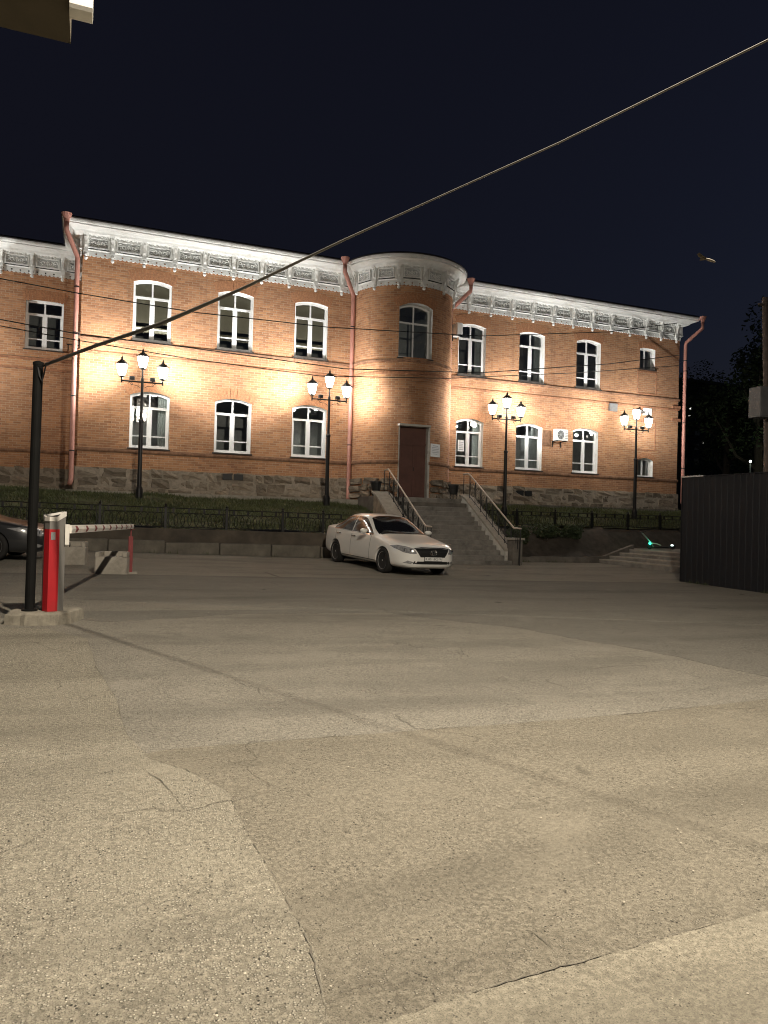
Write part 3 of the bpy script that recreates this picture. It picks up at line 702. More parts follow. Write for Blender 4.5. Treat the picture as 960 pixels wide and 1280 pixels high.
def cpanel(c,tx,wd,z=10.825):
    """one carved panel: frame proud of the frieze, carved scroll in it; c = (x,y) on the wall face, tx = rotation"""
    n=Vector((math.sin(tx),-math.cos(tx),0)); t=Vector((math.cos(tx),math.sin(tx),0)); c=Vector((c[0],c[1],0)); h=.195; e=.045; w2=wd/2
    def F(u,z_,o): return c+t*u+n*o+Vector((0,0,z_))
    b=MB()
    for ua,ub,za,zb in ((-w2,w2,z+h-e,z+h),(-w2,w2,z-h,z-h+e),(-w2,-w2+e,z-h+e,z+h-e),(w2-e,w2,z-h+e,z+h-e)):
        vs=[F(u,q,o) for o in (.085,.15) for u,q in ((ua,za),(ub,za),(ub,zb),(ua,zb))]
        b.add(vs,[(3,2,1,0),(4,5,6,7),(0,1,5,4),(1,2,6,5),(2,3,7,6),(3,0,4,7)])
    p=b.build('cornice_panel',M_WHITE,BR)
    for nm,(za,zb),(oa,ob),ww,mm in (('panel_ground',(z-h+e,z+h-e),(.088,.096),w2-e,M_GROUNDP),('dark_slot',(z-h-.034,z-h-.006),(.088,.119),w2,M_SLOT)):  # grey backing board, and a dark-coloured slot strip below the frame
        vs=[F(u,q,o) for o in (oa,ob) for u,q in ((-ww,za),(ww,za),(ww,zb),(-ww,zb))]
        MB().add(vs,[(3,2,1,0),(4,5,6,7),(0,1,5,4),(1,2,6,5),(2,3,7,6),(3,0,4,7)]).build(nm,mm,p)
    key=round(wd,2)
    if key not in SCR: SCR[key]=scroll_mesh(wd)
    s_=link(bpy.data.objects.new('carved_scroll',SCR[key])); s_.parent=p; s_.location=c+n*.105+Vector((0,0,z))-rootloc(BR); s_.rotation_euler=(0,0,tx)
def bracket_mesh():
    b=MB(); w_=.075
    pr=[(.07,10.40),(.14,10.40),(.16,10.50),(.15,10.62),(.17,10.82),(.23,10.99),(.30,11.09),(.07,11.09)]
    b.prism(pr,2*w_,lambda u,v,w:(-w_+w,-u,v))
    b.prism([(.14,10.64),(.19,10.70),(.21,10.86),(.27,10.98),(.15,10.98)],.07,lambda u,v,w:(-.035+w,-u-.012,v))
    b.lathe([(.01,10.20),(.055,10.23),(.065,10.275),(.05,10.31),(.04,10.33),(.07,10.36),(.07,10.42)],(0,-.11,0),10)
    me=bpy.data.meshes.new('cornice_bracket'); me.from_pydata(b.v,[],b.f); me.materials.append(M_WHITE)
    bm=bmesh.new(); bm.from_mesh(me); bmesh.ops.recalc_face_normals(bm,faces=bm.faces); bm.to_mesh(me); bm.free(); return me
BKM=bracket_mesh()
def bracket(x,y,tx,dz=0):
    o=link(bpy.data.objects.new('cornice_bracket',BKM)); o.parent=BR; o.location=Vector((x,y,dz))-rootloc(BR); o.rotation_euler=(0,0,tx)
bx_l=[.38+1.066*i for i in range(9)]; bx_r=[14.60+1.056*i for i in range(9)]+[23.98,24.87,25.80]
for xs,x0_,x1_ in ((bx_l,-.58,9.5),(bx_r,13.7,26.1)):
    for x in xs: bracket(x,0,0)
    e=[x0_]+xs+[x1_]
    for a,c in zip(e[:-1],e[1:]):
        if c-a>.45: cpanel(((a+c)/2,0),0,c-a-.24)
bracket(-.50,0,0)
for y in (.5,1.5,2.5): bracket(-.6,y,-math.pi/2)
for y in (.9,2.0,3.1,4.2): bracket(26.1,y,math.pi/2)
for i in range(4): cpanel((26.1,1.45+1.1*i),math.pi/2,.85)
fringe(10.2,lambda u,z,o:(-.6+u,-o,z)); fringe(12.5,lambda u,z,o:(13.6+u,-o,z)); fringe(2.9,lambda u,z,o:(-.6-o,u+.02,z)); fringe(5,lambda u,z,o:(26.1+o,u+.02,z))
dentil(10.2,lambda u,z,o:(-.6+u,-o,z)); dentil(12.5,lambda u,z,o:(13.6+u,-o,z))
tl=lambda u,z,o:(TX+(TR+o)*math.sin(u/TR-math.pi/2),-(TR+o)*math.cos(u/TR-math.pi/2),z)
fringe(math.pi*TR,tl); dentil(math.pi*TR,lambda u,z,o:tl(u,z,o*.84))
for i in range(7):
    a=R(-78+26*i); bracket(TX+TR*math.sin(a),-TR*math.cos(a),a,.002)
    if i<6:
        am=a+R(13); rr=TR*math.cos(R(9)); cpanel((TX+(rr+.03)*math.sin(am),-(rr+.03)*math.cos(am)),am,.66)
for i in range(6):
    x=-1.35-1.06*i; bracket(x,LY,0,-.03); cpanel((x-.53,LY),0,.82,10.795)
cpanel((-.95,LY),0,.5,10.795)
fringe(13.3,lambda u,z,o:(-13.95+u,LY-o,z-.03)); dentil(13.3,lambda u,z,o:(-13.95+u,LY-o,z-.03))
# roof (low hipped sheet metal) and tower cap
rf=MB(); rf.add([(-1.2,-.6,11.50),(26.7,-.6,11.50),(26.7,9.6,11.50),(-1.2,9.6,11.50),(3.5,4.5,12.6),(22,4.5,12.6)],[(0,1,5,4),(1,2,5),(2,3,4,5),(3,0,4),(3,2,1,0)])
rf.build('roof',M_ROOF,BR)
MB().lathe([(TR+.5,11.49),(.05,11.85)],(TX,0,0),40).build('tower_roof',M_ROOF,BR)
rf=MB(); rf.add([(-14,2.4,11.48),(-.62,2.4,11.48),(-.62,9.6,11.48),(-14,9.6,11.48),(-14,6,12.2),(-.62,6,12.2)],[(0,1,5,4),(2,3,4,5),(3,0,4),(1,2,5)]); rf.build('roof',M_ROOF,BR)
wall('wing_wall',0,6.5,Z0,10.35,[],lambda u,z:(-14,9.5-u,z),M_BRICK,BR)
# downpipes --------------------------------------------------------------
def downpipe(top,pts,bands):
    p=MB().tube(pts,.082,12).build('downpipe',M_PIPE,BR,smooth=True)
    t=Vector(top); MB().lathe([(.088,-.28),(.092,-.20),(.17,-.03),(.18,0),(.15,.004)],t,10).build('hopper_head',M_PIPE,p)
    for z in bands:
        q=min(pts,key=lambda s_:abs(s_[2]-z)); 
        x,y=[(a,b_) for a,b_,c in pts if True][len(pts)//2]
        bb=MB().lathe([(.089,-.02),(.089,.02)],(x,y,z),12); bb.tube([(x,y+.05,z),(x+.02,.25 if y<.2 else y+.3,z)],.008,5); bb.build('pipe_clamp',M_IRON,p)
downpipe((-1.12,-.70,11.50),[(-1.12,-.70,11.26),(-1.12,-.70,10.95),(-.78,-.16,10.28),(-.76,-.14,10.2),(-.76,-.14,6.0),(-.76,-.14,2.5),(-.80,-.26,2.32)],[9.2,7.6,5.4,3.5])
downpipe((8.80,-.80,11.48),[(8.80,-.80,11.24),(8.80,-.80,10.95),(9.37,-.20,10.25),(9.38,-.18,10.15),(9.38,-.18,6.0),(9.38,-.18,2.3),(9.34,-.28,2.14)],[9.0,6.6,4.3])
downpipe((14.30,-.78,11.45),[(14.30,-.78,11.2),(14.30,-.78,10.95),(13.72,-.20,10.25),(13.70,-.18,10.15),(13.70,-.18,6.0),(13.70,-.18,2.7),(13.70,-.28,2.5)],[8.6,5.4])
downpipe((26.80,-.72,11.45),[(26.80,-.72,11.2),(26.80,-.72,10.9),(26.36,-.16,10.28),(26.34,-.14,10.15),(26.34,-.14,6.0),(26.34,-.14,2.55),(26.44,-.24,2.35)],[9.4,8.9,6.4,4.2])
# small fittings on the wall
MB().bbox((22.0,-.14,6.66),(22.42,-.0,7.02),.01).build('junction_box',M_VENT,BR)
MB().bbox((23.98,-.09,6.62),(24.45,-.0,6.96),.01).build('white_cover',M_AC,BR)

# ------------------------------------------------------------------ air conditioners, plaques
def aircon(loc,rz,label,plate=True):
    t=thing('air_conditioner',loc,label,'air conditioner','outdoor units of air conditioners on the brick wall')
    b=MB().bbox((-.39,-.28,0),(.39,0,.54),.02).build('casing',M_AC,t,local=True)
    g=MB()
    for r_ in (.07,.12,.17,.215): g.tube([(-.10+r_*math.cos(a*.2618),-.287,.27+r_*math.sin(a*.2618)) for a in range(25)],.0035,5,False)
    for a in range(8): g.tube([(-.10,-.287,.27),(-.10+.215*math.cos(a*.785),-.287,.27+.215*math.sin(a*.785))],.004,4)
    MB().lathe([(.215,-.281),(.02,-.282)],(-.10,0,.27),24,'y').build('fan_opening',M_BLK,t,local=True)
    g.build('fan_grille',M_AC,t,local=True)
    for i in range(5): MB().box((.2,-.286,.10+.08*i),(.36,-.281,.13+.08*i)).build('louvre',M_VENT,t,local=True)
    for x in (-.28,.28): MB().box((x-.02,-.28,-.045),(x+.02,.22,-.004)).box((x-.02,.14,-.3),(x+.02,.18,-.045)).build('bracket',M_IRON,t,local=True)
    t.rotation_euler=(0,0,rz); t.scale=(.8,.95,.92); return t
a=aircon((19.20,-.18,5.08),0,'white air conditioner unit between the two rightmost tall ground-floor windows')
MB().box((-.92,.165,-.24),(-.40,.175,.5)).build('back_plate',M_BELTD,a,local=True)
aircon((13.74,-.42,9.10),math.pi/2,'air conditioner unit beside the tower, left of an upper-floor window')
aircon((-.92,2.80,7.75),math.pi/2,'air conditioner unit on the set-back wing next to the corner downpipe')
def plaque(): 
    a=R(21); n=Vector((math.sin(a),-math.cos(a),0)); t=Vector((math.cos(a),math.sin(a),0)); c=Vector((TX,0,4.12))+n*(TR+.03)
    o=thing('wall_plaque',tuple(c),'white notice plaque on the tower wall right of the brown door','sign')
    MB().bbox((-.26,-.012,-.25),(.26,.012,.25),.006).build('board',M_PAPER,o,local=True)
    b=MB()
    for i,(w_,h) in enumerate(((.30,.022),(.40,.016),(.40,.016),(.34,.016),(.38,.016),(.22,.016))): b.box((-w_/2,-.0145,.16-.062*i),(w_/2,-.0125,.16-.062*i+h))
    b.build('lettering',M_GREYINK,o,local=True); o.rotation_euler=(0,0,a)
plaque()
o=thing('paper_notice',(14.51,.155,4.62),'white paper notice stuck in the ground-floor window beside the stairs','notice')
MB().box((-.15,-.002,-.24),(.15,.002,.24)).build('sheet',M_PAPER,o,local=True)
b=MB()
for i in range(5): b.box((-.11+.02*(i%2),-.0045,.13-.08*i),(.11-.015*(i%3),-.0025,.13-.08*i+.03))
b.build('print',M_GREYINK,o,local=True)

# ------------------------------------------------------------------ terrace, retaining wall, fences
def lawn(name,x0,x1,y0,y1,zf,m,nx=60,ny=14,kind='structure'):
    b=MB(); b.v=[Vector((x0+(x1-x0)*i/nx,y0+(y1-y0)*j/ny,zf(x0+(x1-x0)*i/nx,y0+(y1-y0)*j/ny))) for j in range(ny+1) for i in range(nx+1)]
    b.f=[(j*(nx+1)+i,j*(nx+1)+i+1,(j+1)*(nx+1)+i+1,(j+1)*(nx+1)+i) for j in range(ny) for i in range(nx)]
    return tag(b.build(name,m,smooth=True,fix=False),kind=kind)
hump=lambda x,y:.03*math.sin(x*1.3+y)+.025*math.sin(x*2.9-y*2.1)
def zl(x,y): return 1.0-.012*x+(2.08-1.0)*ss(-5.6,-.3,y)**.85+hump(x,y) if y<3 else 2.1
def zr(x,y): return 1.28+(2.14-1.28)*ss(-3.2,-.4,y)+hump(x,y)*.7
lawn('lawn',-16,9.72,-5.42,3.0,zl,M_GRASSBED); lawn('lawn',13.9,40,-3.05,.2,zr,M_GRASSBED,60,8)
tag(MB().box((-.9,-.75,1.7),(9.7,-.1,2.13)).build('apron',M_CONC),kind='structure')
tag(MB().box((-12,LY-.9,1.7),(-.95,LY-.1,2.22)).build('apron',M_CONC),kind='structure')
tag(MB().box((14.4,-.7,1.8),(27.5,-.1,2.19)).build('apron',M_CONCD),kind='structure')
# grass
gr=MB(); rg=random.Random(11)
def blades(n,x0,x1,y0,y1,zf):
    for i in range(n):
        x,y=rg.uniform(x0,x1),rg.uniform(y0,y1); z=zf(x,y)
        if math.sin(x*2.1+y*3)+math.sin(x*.7-y*1.9)+rg.uniform(-1,1)<-1.1: continue
        h=rg.uniform(.04,.13); a=rg.uniform(0,6.28); w_=rg.uniform(.006,.014); lx,ly=rg.uniform(-.05,.05),rg.uniform(-.05,.05)
        gr.add([(x-w_*math.cos(a),y-w_*math.sin(a),z-.01),(x+w_*math.cos(a),y+w_*math.sin(a),z-.01),(x+lx,y+ly,z+h)],[(0,1,2)])
blades(42000,-7,9.7,-5.38,-.8,zl); blades(3000,-7,-1,-.8,2.0,zl); blades(22000,14,27,-3.0,-.75,zr)
tag(gr.build('lawn_grass',M_GRASS,fix=False),'short green grass on the slope in front of the brick building','grass',kind='stuff')
# retaining wall (left) with old kerb blocks at its foot
RW=thing('retaining_wall',(0,-5.6,.2),'dark rendered retaining wall below the iron fence','wall')
b=MB(); xs=[-16+.5*i for i in range(52)]; k=len(xs); r_=random.Random(5)
for x in xs: b.v+=[Vector((x,-5.66,zg(x,-5.7)-.2)),Vector((x,-5.62+r_.uniform(-.012,.012),.98-.012*x+r_.uniform(-.012,.012))),Vector((x,-5.32,.985-.012*x)),Vector((x,-5.32,-.1))]
for i in range(k-1):
    for j in range(3): b.f.append((i*4+j,i*4+4+j,i*4+5+j,i*4+1+j))
b.build('render_coat',simple('dark_render',(.088,.073,.056),.95,var=.35,scale=1.8,bmp=.7,dirt=(.05,.043,.035)),RW,fix=False)
x=-12.0
while x<9.4:
    w_=1.55; t_=.02*r_.uniform(-1,1); zz=zg(x+w_/2,-5.85)
    kb=MB().bbox((-w_/2+.008,-.11,-.1),(w_/2-.008,.11,.34),.025).build('kerb_block',M_KERB,RW,local=True)
    kb.location=Vector((x+w_/2,-5.80+t_*.8,zz+t_))-rootloc(RW); kb.rotation_euler=(t_*2,t_*.6,t_); x+=w_
# fences ------------------------------------------------------------------
def fence(name,xs,y,zb,zt,label):
    t=thing(name,(xs[0],y,zb(xs[0])),label,'fence')
    for x in xs:
        z=zb(x); p=MB(); p.box((x-.035,y-.035,z-.1),(x+.035,y+.035,z+zt+.02)); p.lathe([(.05,z+zt+.02),(.055,z+zt+.04),(.03,z+zt+.06),(.04,z+zt+.09),(.012,z+zt+.13),(.004,z+zt+.16)],(x,y,0),8)
        p.build('post',M_IRON,t)
    for a,c in zip(xs[:-1],xs[1:]):
        za,zc_=zb(a),zb(c); zz=lambda x:za+(zc_-za)*(x-a)/(c-a)
        for h,r__ in ((.04,.013),(zt-.14,.011),(zt,.016)):
            MB().tube([(a+.03,y,za+h),(c-.03,y,zc_+h)],r__,6).build('rail',M_IRON,t)
        b=MB(); n=max(3,round((c-a-.2)/.19)); w_=(c-a-.2)/n; hh=(zt-.18)
        for s_ in (a+.09,c-.09): b.tube([(s_,y,zz(s_)+.04),(s_,y,zz(s_)+zt)],.010,5)
        for i in range(n):
            cx=a+.1+w_*(i+.5); cz=zz(cx)+.04+hh/2
            b.tube([(cx+w_*.80*math.cos(q*.5236),y,cz+hh*.5*math.sin(q*.5236)) for q in range(13)],.0085,4,False)
        for i in range(4):
            cx=a+(c-a)*(i+.5)/4; b.box((cx-.03,y-.01,zz(cx)+zt-.13),(cx+.03,y+.01,zz(cx)+zt-.01))
        b.build('lattice_panel',M_IRON,t)
    return t
fence('iron_fence',[-8.8,-7.02,-5.24,-3.46,-1.62,.17,1.97,3.75,5.48,6.79,8.4,9.55],-5.45,lambda x:.99-.012*x,.60,'low black iron fence with lattice panels on the wall left of the stairs')
fence('iron_fence',[14.0,15.4,17.18,18.95,20.77,22.45,24.2,26.0,27.8],-3.0,lambda x:1.29,.55,'low black iron fence with lattice panels right of the stairs')
# planted bank on the right, its kerb, and the side steps
def zbank(x,y): return .12+(1.25-.12)*ss(-4.75,-3.0,y)+hump(x*1.7,y)*1.5
lawn('planting_bank',14.0,19.3,-4.78,-2.98,zbank,M_SOIL,40,10); 
lawn('planting_bank',19.3,40,-3.9,-2.98,lambda x,y:.35+(1.25-.35)*ss(-4.0,-3.0,y)+hump(x,y)*.5,M_SOIL,40,8)
KB=thing('bank_kerb',(16,-4.8,-.05),'low dark concrete kerb along the planted bank right of the stairs','kerb')
kp=[(14.0,-4.55,.16),(15.5,-4.72,.17),(17.2,-4.92,.17),(18.0,-5.0,.22),(19.4,-4.95,.66)]
for a,c in zip(kp[:-1],kp[1:]):
    a,c=Vector(a),Vector(c); d=(c-a); q=Vector((-d.y,d.x,0)).normalized()*.09
    MB().add([a-q,c-q,c+q,a+q]+[Vector((p.x,p.y,-.35)) for p in (a-q,c-q,c+q,a+q)],[(0,1,2,3),(0,4,5,1),(1,5,6,2),(2,6,7,3),(3,7,4,0)]).build('kerb_block',M_CONCD,KB)
SS=thing('side_steps',(18.5,-7.5,-.05),'wide low concrete steps between the planted bank and the dark hoarding','steps')
for i in range(4):
    x0_=17.75+.46*i; MB().bbox((x0_,-13,-.3),(x0_+.50 if i<3 else 19.6,-5.08+.0*i,.11+.125*i),.018).build('step',M_STEP,SS)
    MB().box((x0_-.012,-12.98,.075+.125*i),(x0_+.05,-5.10,.116+.125*i)).build('nosing',M_CONC,SS)
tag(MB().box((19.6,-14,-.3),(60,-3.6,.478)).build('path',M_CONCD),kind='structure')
# shrubs ---------------------------------------------------------------
def leaf_cloud(b,c,rx,ry,rz,n,size,r_,flatten=.0):
    for i in range(n):
        while True:
            p=Vector((r_.uniform(-1,1),r_.uniform(-1,1),r_.uniform(-1,1)))
            if .25<p.length<1: break
        p=Vector((c[0]+p.x*rx,c[1]+p.y*ry,c[2]+p.z*rz)); u=Vector((r_.gauss(0,1),r_.gauss(0,1),r_.gauss(0,.7))).normalized(); v=u.cross(Vector((r_.gauss(0,1),r_.gauss(0,1),r_.gauss(0,1)))).normalized(); s_=size*r_.uniform(.6,1.3)
        b.add([p-u*s_,p+v*s_*.45,p+u*s_,p-v*s_*.45],[(0,1,2,3)])
def shrub(x,y,z,r__,h,label,seed):
    r_=random.Random(seed); t=thing('shrub',(x,y,z),label,'shrub','low shrubs on the planted bank')
    b=MB()
    for i in range(6): a=r_.uniform(0,6.28); b.tube([(x,y,z-.05),(x+math.cos(a)*r__*.4,y+math.sin(a)*r__*.4,z+h*.5),(x+math.cos(a)*r__*.7,y+math.sin(a)*r__*.6,z+h*.85)],[.015,.01,.004],5)
    b.build('stem',M_BARK,t)
    b=MB()
    for i in range(9): a=r_.uniform(0,6.28); q=r_.uniform(0,.7)*r__; leaf_cloud(b,(x+math.cos(a)*q,y+math.sin(a)*q*.7,z+h*r_.uniform(.35,.8)),r__*.42,r__*.36,h*.32,190,.05,r_)
    b.build('foliage',M_LEAF,t,fix=False)
for i,(x,y,r__,h,l) in enumerate(((14.75,-4.0,.55,.85,'dark rounded shrub beside the stair pillar'),(16.2,-3.85,.8,.75,'broad dark shrub in the middle of the planted bank'),(17.4,-3.7,.6,.6,'dark shrub on the planted bank nearest the side steps'))): shrub(x,y,zbank(x,y)-.05,r__,h,l,20+i)
# ------------------------------------------------------------------ entrance stairs
ST=thing('entrance_stairs',(11.75,-4.2,-.05),'concrete stairs climbing to the brown door in the tower','stairs')
NST=14; RISE=(2.25+.09)/NST; TREAD=3.6/(NST-1); SX0,SX1=10.25,13.28
for i in range(NST):
    z1_=-.09+RISE*(i+1); y0_=-6.0+TREAD*i; y1_=y0_+TREAD+.04 if i<NST-1 else -2.02
    xa,xb=(SX0,SX1) if i else (SX0,SX1+.4)
    MB().bbox((xa+.002*(i%2),y0_+rnd.uniform(-.006,.006),z1_-RISE-(.2 if i==0 else .02)),(xb-.002*(i%2),y1_,z1_+rnd.uniform(-.003,.003)),.014).build('step',M_STEP,ST)
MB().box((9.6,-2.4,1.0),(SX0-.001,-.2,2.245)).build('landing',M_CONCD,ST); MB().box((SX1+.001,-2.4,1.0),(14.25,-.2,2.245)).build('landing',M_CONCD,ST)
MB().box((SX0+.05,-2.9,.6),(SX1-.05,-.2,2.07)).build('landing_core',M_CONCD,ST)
zs=lambda y:-.09+RISE+(y+6.0)/TREAD*RISE          # nosing line
for nm,x0_,x1_,m,mt_ in (('cheek_wall',9.62,SX0-.003,M_STONE,M_CONC),('cheek_wall',SX1+.003,13.68,M_PLASTER,M_CONC)):
    b=MB(); ye=-5.72
    b.prism([(-2.4,.4),(-2.4,zs(-2.4)+.12),(-2.7,zs(-2.7)+.14),(ye,zs(ye)+.14),(ye,-.4)],x1_-x0_,lambda u,v,w:(x0_+w,u,v)); cw=b.build(nm,m,ST)
    b=MB(); b.prism([(-2.2,zs(-2.4)+.124),(-2.2,zs(-2.4)+.20),(-2.7,zs(-2.7)+.23),(ye,zs(ye)+.23),(ye,zs(ye)+.144),(-2.7,zs(-2.7)+.144)],x1_-x0_+.04,lambda u,v,w:(x0_-.02+w,u,v)); b.build('coping',mt_,cw)
# plaster zigzag left along the right cheek
b=MB()
for i in range(1,NST-1):
    y0_=-6.0+TREAD*i; z1_=-.09+RISE*(i+1); b.box((SX1-.012,y0_+.06,z1_),(SX1+.0,y0_+TREAD+.02,z1_+.10+.05*((i*7)%3)))
b.build('plaster_patch',M_PLASTER,ST)
MB().bbox((13.40,-6.06,-.35),(13.78,-5.66,.80),.01).build('pillar',M_CONCD,ST); MB().bbox((13.34,-6.12,.802),(13.84,-5.60,.87),.012).build('pillar_cap',M_CONC,ST)
MB().bbox((9.75,-6.06,-.25),(10.24,-5.66,.80),.01).build('pillar',M_CONCD,ST)
def railing(x,label):
    t=thing('stair_railing',(x,-4.2,zs(-4.2)+.2),label,'railing','iron railings along the entrance stairs')
    hb=lambda y:zs(y)+.22 ; ht=lambda y:zs(y)+1.12
    MB().tube([(x,-2.15,ht(-2.6)-.02),(x,-2.55,ht(-2.6)),(x,-2.7,ht(-2.7)),(x,-5.85,ht(-5.85)),(x,-6.0,ht(-5.95)-.02),(x,-6.45,ht(-5.95)-.03)],[.026,.03,.03,.03,.03,.026],8).build('handrail',M_WOOD,t,smooth=True)
    MB().tube([(x,-2.7,hb(-2.7)+.08),(x,-5.85,hb(-5.85)+.08)],.012,6).build('lower_rail',M_IRON,t)
    MB().tube([(x,-6.42,ht(-5.95)-.04),(x,-6.42,.9),(x,-6.40,.2),(x,-6.40,zg(x,-6.4)-.02)],.016,6).build('baluster',M_IRON,t)
    MB().tube([(x,-2.2,ht(-2.6)-.04),(x,-2.2,2.24)],.014,6).build('baluster',M_IRON,t)
    n=8
    for i in range(n):
        y=-2.7-3.15*i/(n-1); MB().tube([(x,y,ht(y)-.02),(x,y,hb(y)-.03)],.013,6).build('baluster',M_IRON,t)
    for i in range(n-1):
        y=-2.7-3.15*(i+.5)/(n-1); zc_=(hb(y)+ht(y))/2+.03; sl=RISE/TREAD
        b=MB(); b.tube([(x,y+.17*math.cos(q*.3927),zc_+.27*math.sin(q*.3927)+sl*.17*math.cos(q*.3927)) for q in range(17)],.009,5,False)
        for s_ in (-1,1):
            b.tube([(x,y+s_*(.04+.05*math.cos(q*.6)),zc_+s_*.12+(.09-.006*q)*math.sin(q*.6)) for q in range(11)],.007,4)
            b.tube([(x,y+s_*.17,zc_+s_*.17*sl),(x,y+s_*.2,ht(y+s_*.2)-.05)],.007,4)
        b.build('scroll',M_IRON,t)
    b=MB()
    for i in range(3):
        y=-6.0-.13*i; b.tube([(x,y,ht(-5.95)-.05),(x,y,.9-.2*i)],.011,5)
    b.build('end_balusters',M_IRON,t)
railing(10.12,'black iron stair railing with pale handrail on the car side of the stairs'); railing(13.46,'black iron stair railing with pale handrail on the pillar side of the stairs')
def planter(x,y,z,label):
    t=thing('planter',(x,y,z),label,'planter','dark planters on the stair landing')
    MB().lathe([(.13,.18),(.15,.19),(.20,.50),(.225,.51),(.225,.56),(.19,.56),(.18,.50),(.02,.48)],(0,0,0),16).build('pot',M_BLK,t,local=True)
    MB().lathe([(.185,.505),(.01,.52)],(0,0,0),14).build('soil',M_SOIL,t,local=True)
    for i in range(3):
        a=i*2.09; MB().tube([(.12*math.cos(a),.12*math.sin(a),.2),(.16*math.cos(a),.16*math.sin(a),.1),(.12*math.cos(a),.12*math.sin(a),0)],.014,6).build('leg',M_BLK,t,local=True)
planter(13.02,-2.2,2.25,'dark planter at the stair top right of the door'); planter(9.86,-2.02,2.245,'dark planter at the stair top left of the door')

# ------------------------------------------------------------------ lamp posts
def lamp_post(loc,label,tilt=False,power=1.0):
    t=thing('street_lamp',loc,label,'street lamp','three-lantern street lamps along the facade')
    MB().lathe([(.12,-.15),(.12,.25),(.10,.32),(.075,.36),(.07,2.5),(.085,2.52),(.085,2.58),(.05,2.62),(.045,3.86),(.05,3.90),(.05,3.98),(.026,4.02),(.024,4.30)],(0,0,0),14).build('pole',M_IRON,t,smooth=False,local=True)
    b=MB(); b.tube([(-.66,0,3.87),(.66,0,3.87)],.026,8)
    for s_ in (-1,1):
        b.tube([(s_*.66,0,3.80),(s_*.66,0,4.0)],.024,8)
        b.tube([(s_*(.06+.1*i+.02*math.sin(i)),0,3.67+.045*i+.03*math.sin(i*1.8)) for i in range(5)],.009,5)
        b.tube([(s_*(.38+.07*math.cos(q*.5)),0,3.79+.05*math.sin(q*.5)) for q in range(11)],.008,5)
    b.build('crossarm',M_IRON,t,local=True)
    for x,z in ((-.66,4.0),(.66,4.0),(0,4.31)):
        ln=MB().lathe([(.05,z-.02),(.10,z+.0),(.10,z+.03)],(x,0,0),12).build('lantern',M_IRON,t,local=True)
        MB().lathe([(.085,z+.031),(.115,z+.10),(.155,z+.26),(.172,z+.40)],(x,0,0),12).build('glass',M_LANT,ln,local=True,smooth=True)
        cp_=MB().lathe([(.185,z+.402),(.20,z+.42),(.185,z+.44),(.12,z+.51),(.055,z+.56),(.03,z+.59),(.04,z+.61),(.02,z+.65),(.008,z+.70)],(x,0,0),12)
        for a in range(6): q=a*1.047; cp_.tube([(x+.185*math.cos(q),.185*math.sin(q),z+.42),(x+.215*math.cos(q),.215*math.sin(q),z+.44),(x+.225*math.cos(q),.225*math.sin(q),z+.48)],[.012,.01,.006],4)
        if tilt and x==0:
            ct=Matrix.Translation((x,0,z+.43))@Matrix.Rotation(R(16),4,'Y')@Matrix.Diagonal((1.5,1.2,.75,1))@Matrix.Translation((-x+.08,0,-(z+.43)))
            cp_.v=[ct@p for p in cp_.v]
        cp_.build('cap',M_IRON,ln,local=True)
    for s_ in (-1,1):
        fl=MB(); fl.bbox((s_*.33-.085,-.05,3.92),(s_*.33+.085,.075,4.04),.015); fl.tube([(s_*.33,0,3.87),(s_*.33,0,3.94)],.015,6); f=fl.build('floodlight',M_IRON,t,local=True)
        MB().box((s_*.33-.07,.077,3.935),(s_*.33+.07,.081,4.025)).build('flood_lens',M_FLOODF,f,local=True)
        L=bpy.data.lights.new('flood_light','SPOT'); L.energy=P_FLOOD*power*(.36 if 7<loc[0]<9 and s_>0 else .55 if 15<loc[0]<16 and s_<0 else 1); L.color=COOL; L.spot_size=R(142); L.spot_blend=1.0; L.shadow_soft_size=.05
        lo=link(bpy.data.objects.new('flood_light',L)); lo.parent=t; lo.location=(s_*.33,.12,3.99); d=Vector((s_*.95,.45,.72)); lo.rotation_euler=d.to_track_quat('-Z','Y').to_euler()
    return t
LAMPS=[(-7.4,.9,'street lamp with three lit lanterns in front of the set-back wing'),(1.41,-1.8,'street lamp with three lit lanterns furthest left along the facade'),(8.0,-1.8,'street lamp with three lit lanterns beside the rounded tower, above the white car'),(15.55,-1.8,'street lamp with three lit lanterns just right of the stairs'),(22.11,-1.8,'street lamp with a crooked middle cap, nearest the right end of the building')]
for i,(x,y,l) in enumerate(LAMPS):
    z=zl(x,y) if x<10 else zr(x,y)
    lamp_post((x,y,z+.03),l,i==4,.55 if i==4 else 1.0)

